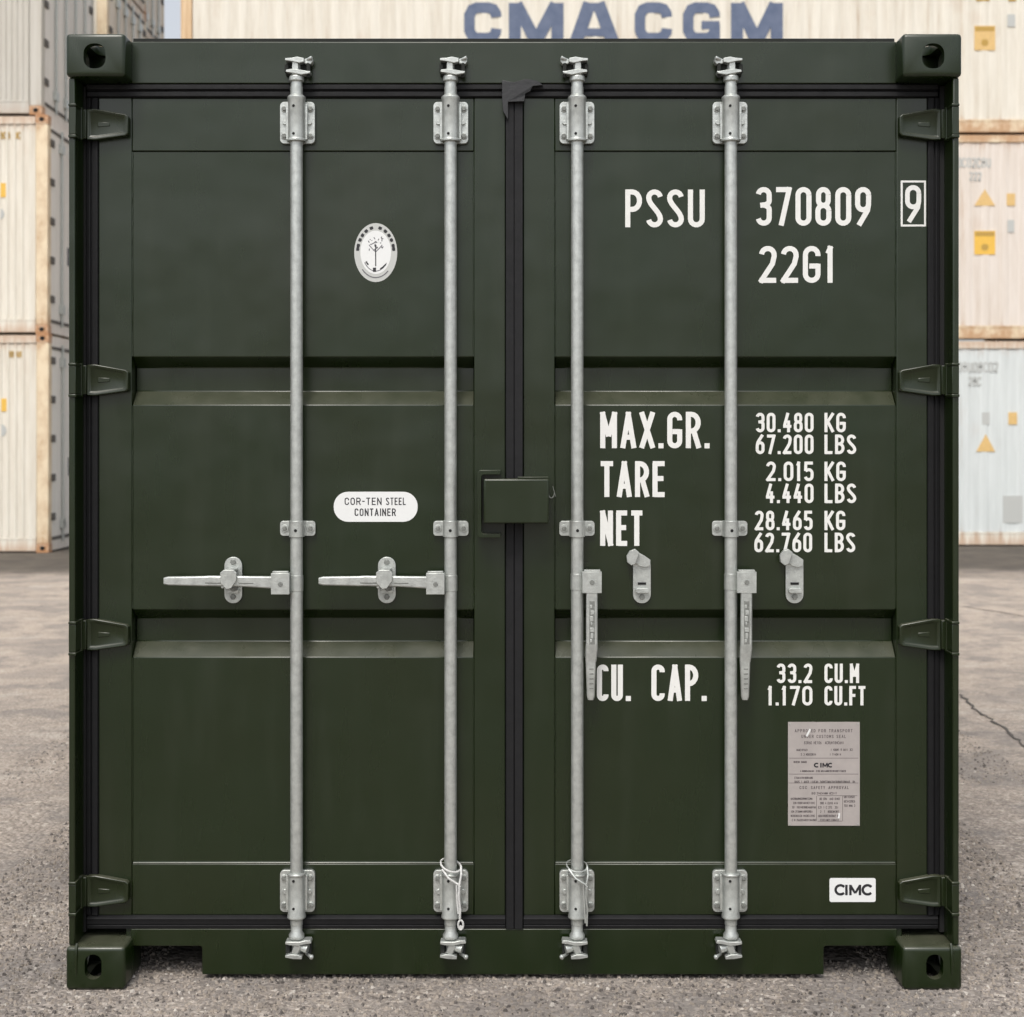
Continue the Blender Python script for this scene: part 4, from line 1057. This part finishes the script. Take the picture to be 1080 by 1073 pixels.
# left stacks
protoL1 = reefer(CREAM, CREAM, CREAM_R, .013, .10)
xl12, xl3 = -6.15, -6.24
protoL1.location = (xl12 - LB, YL, 0)
tag(protoL1, 'cream ribbed container standing on the ground in the left stack', 'shipping container', SIDEGROUP)
L2 = copy_tree(protoL1); L2.location = (xl12 - LB - .01, YL, HB)
tag(L2, 'cream container with rusty corner, middle of the left stack in view', 'shipping container', SIDEGROUP)
L3 = reefer(GREYW, GREYW, GREYW, .014, .075); L3.location = (xl3 - LB, YL, 2*HB)
tag(L3, 'dull greyish finely ribbed container, topmost at the left edge of the photo', 'shipping container', SIDEGROUP)
BROWNC = worn_white('dusty_beige_paint', (.80, .70, .57), (.58, .48, .37), rust=.35)
protoB = reefer(CREAM, CREAM, CREAM_R, .02, .25, endmat=BROWNC)
for r_, (x_, y_) in enumerate(((-6.23, 18.6), (-6.57, 21.3))):
    for k in range(4):
        o = protoB if (r_ == 0 and k == 0) else copy_tree(protoB)
        o.location = (x_ - LB, y_, k*HB)
        place = ('second row of left stacks', 'rearmost row of left stacks')[r_]
        lev = ('standing on the ground', 'second from the ground', 'third from the ground', 'fourth from the ground')[k]
        tag(o, 'beige ended container, %s, %s' % (place, lev), 'shipping container', SIDEGROUP)
decal(L2, 'code_lettering', -30, 22, 139.5, 146, [BROWNISH], 'text'); decal(protoL1, 'code_lettering', -30, 25, 370.5, 376.5, [BROWNISH], 'text')
decal(L2, 'yellow_sticker', -14, 7, 193, 208, [YEL]); decal(protoL1, 'yellow_sticker', -14, 7, 420.5, 434, [YEL])
decal(L2, 'grey_mark', -10, 4, 219, 232, [GREYL], 'disc'); decal(protoL1, 'grey_mark', -10, 6.5, 447, 461, [GREYL], 'disc')
# dark label on the receding doors
for rt in (L2, protoL1):
    mb = MB(); mb.box(LB - .0038, LB + .003, .86, 1.18, 1.0, 1.25); mb.build('door_label', GINK, rt)

# right row
XR0 = -4.68
R1 = reefer(BLUEW, CREAM, CREAM, .008, .26); R1.location = (XR0, YR_, 0)
tag(R1, 'cool white container on the ground behind the green one, right', 'shipping container', SIDEGROUP)
R2 = reefer(PINKW, CREAM_R, CREAM_R, .008, .26); R2.location = (XR0 + .02, YR_, HB)
tag(R2, 'pinkish cream container between the cool white one and the one lettered in blue', 'shipping container', SIDEGROUP)
R3 = reefer(CREAM, CREAM_R, ORANGE, .008, .26); R3.location = (XR0, YR_, 2*HB)
tag(R3, 'cream container with big blue lettering and an orange rusty corner post', 'shipping container', SIDEGROUP)
# big blue lettering
def big(mb):
    def S(pts, hw=6.0, dz=0):
        q = [lp(a_, b_, YR_, R3.location) for a_, b_ in pts]
        stroke(mb, q, hw * (CD + YR_) / F, .0125 - dz)
    t, b = 3, 45
    def Cc(x0_, x1_, gg=False):
        k = 6.0; l, r = x0_ + k, x1_ - k; tt, bb = t + 5, b - 5
        rr = 8
        S([(r + .5, tt + 10), (r, tt + 6), (r - 3, tt + 1.5), (r - 8, tt), (l + rr, tt), (l + 3, tt + 2), (l, tt + rr), (l, bb - rr), (l + 3, bb - 2), (l + rr, bb), (r - 8, bb), (r - 3, bb - 1.5), (r, bb - 6), (r + .5, bb - 10)], 5.6)
        if gg: S([(r + .5, bb + 3), (r + .5, 26), ], 5.4, .0006); S([(r + 5.5, 26.5), (l + 14, 26.5)], 4.4, .0012)
    def Mm(x0_, x1_):
        S([(x0_ + 6.5, b), (x0_ + 6.5, t)], 6.4); S([(x1_ - 6.5, b), (x1_ - 6.5, t)], 6.4)
        m = (x0_ + x1_) / 2
        S([(x0_ + 8, t + 1), (m - 1, b - 3)], 6.4, .0006); S([(x1_ - 8, t + 1), (m + 1, b - 3)], 6.4, .0012)
    Cc(489, 529); Mm(536.5, 594.5)
    S([(606.5, b + 2), (622, t)], 6.8); S([(647.5, b + 2), (631, t)], 6.8, .0006); S([(620, t + 4.5), (633, t + 4.5)], 4.5, .0018); S([(612, 34), (641, 34)], 4.2, .0012)
    Cc(669, 709); Cc(720, 759.5, True); Mm(771, 826)
stick_on(R3, 'lettering', big, [BLUE])
decal(R3, 'square_sticker', 1028, 1050, 27, 53, [YEL_O, BROWNISH]); decal(R3, 'grey_mark', 1063, 1071, 15, 28, [GREYL])
decal(R3, 'grey_mark', 1030, 1044, -8, 1, [BROWNISH]); decal(R3, 'grey_mark', 1064, 1072, -8, 1, [BROWNISH])
decal(R2, 'code_lettering', 1000, 1052, 167, 176, [GREYL], 'text'); decal(R2, 'code_lettering', 1023, 1039, 182, 190, [GREYL], 'text')
decal(R2, 'warning_triangle', 1028, 1050, 199.5, 217, [YEL_O], 'tri'); decal(R2, 'yellow_sticker', 1062, 1071, 204, 217, [YEL_O])
decal(R2, 'grey_mark', 1063, 1070, 232, 245, [GREYL]); decal(R2, 'square_sticker', 1028, 1050, 243.5, 268.5, [YEL, BROWNISH])
decal(R1, 'code_lettering', 1000, 1053, 382.5, 392, [GREYL], 'text'); decal(R1, 'code_lettering', 1022, 1038, 398, 406.5, [GREYL], 'text')
decal(R1, 'grey_mark', 1036, 1044, 435, 448, [GREYL]); decal(R1, 'yellow_sticker', 1064, 1073, 435, 448, [YEL_O])
decal(R1, 'warning_triangle', 1030, 1050, 458, 476.5, [YEL_O], 'tri'); decal(R1, 'grey_panel', 1058, 1079, 523, 552, [GREYL])
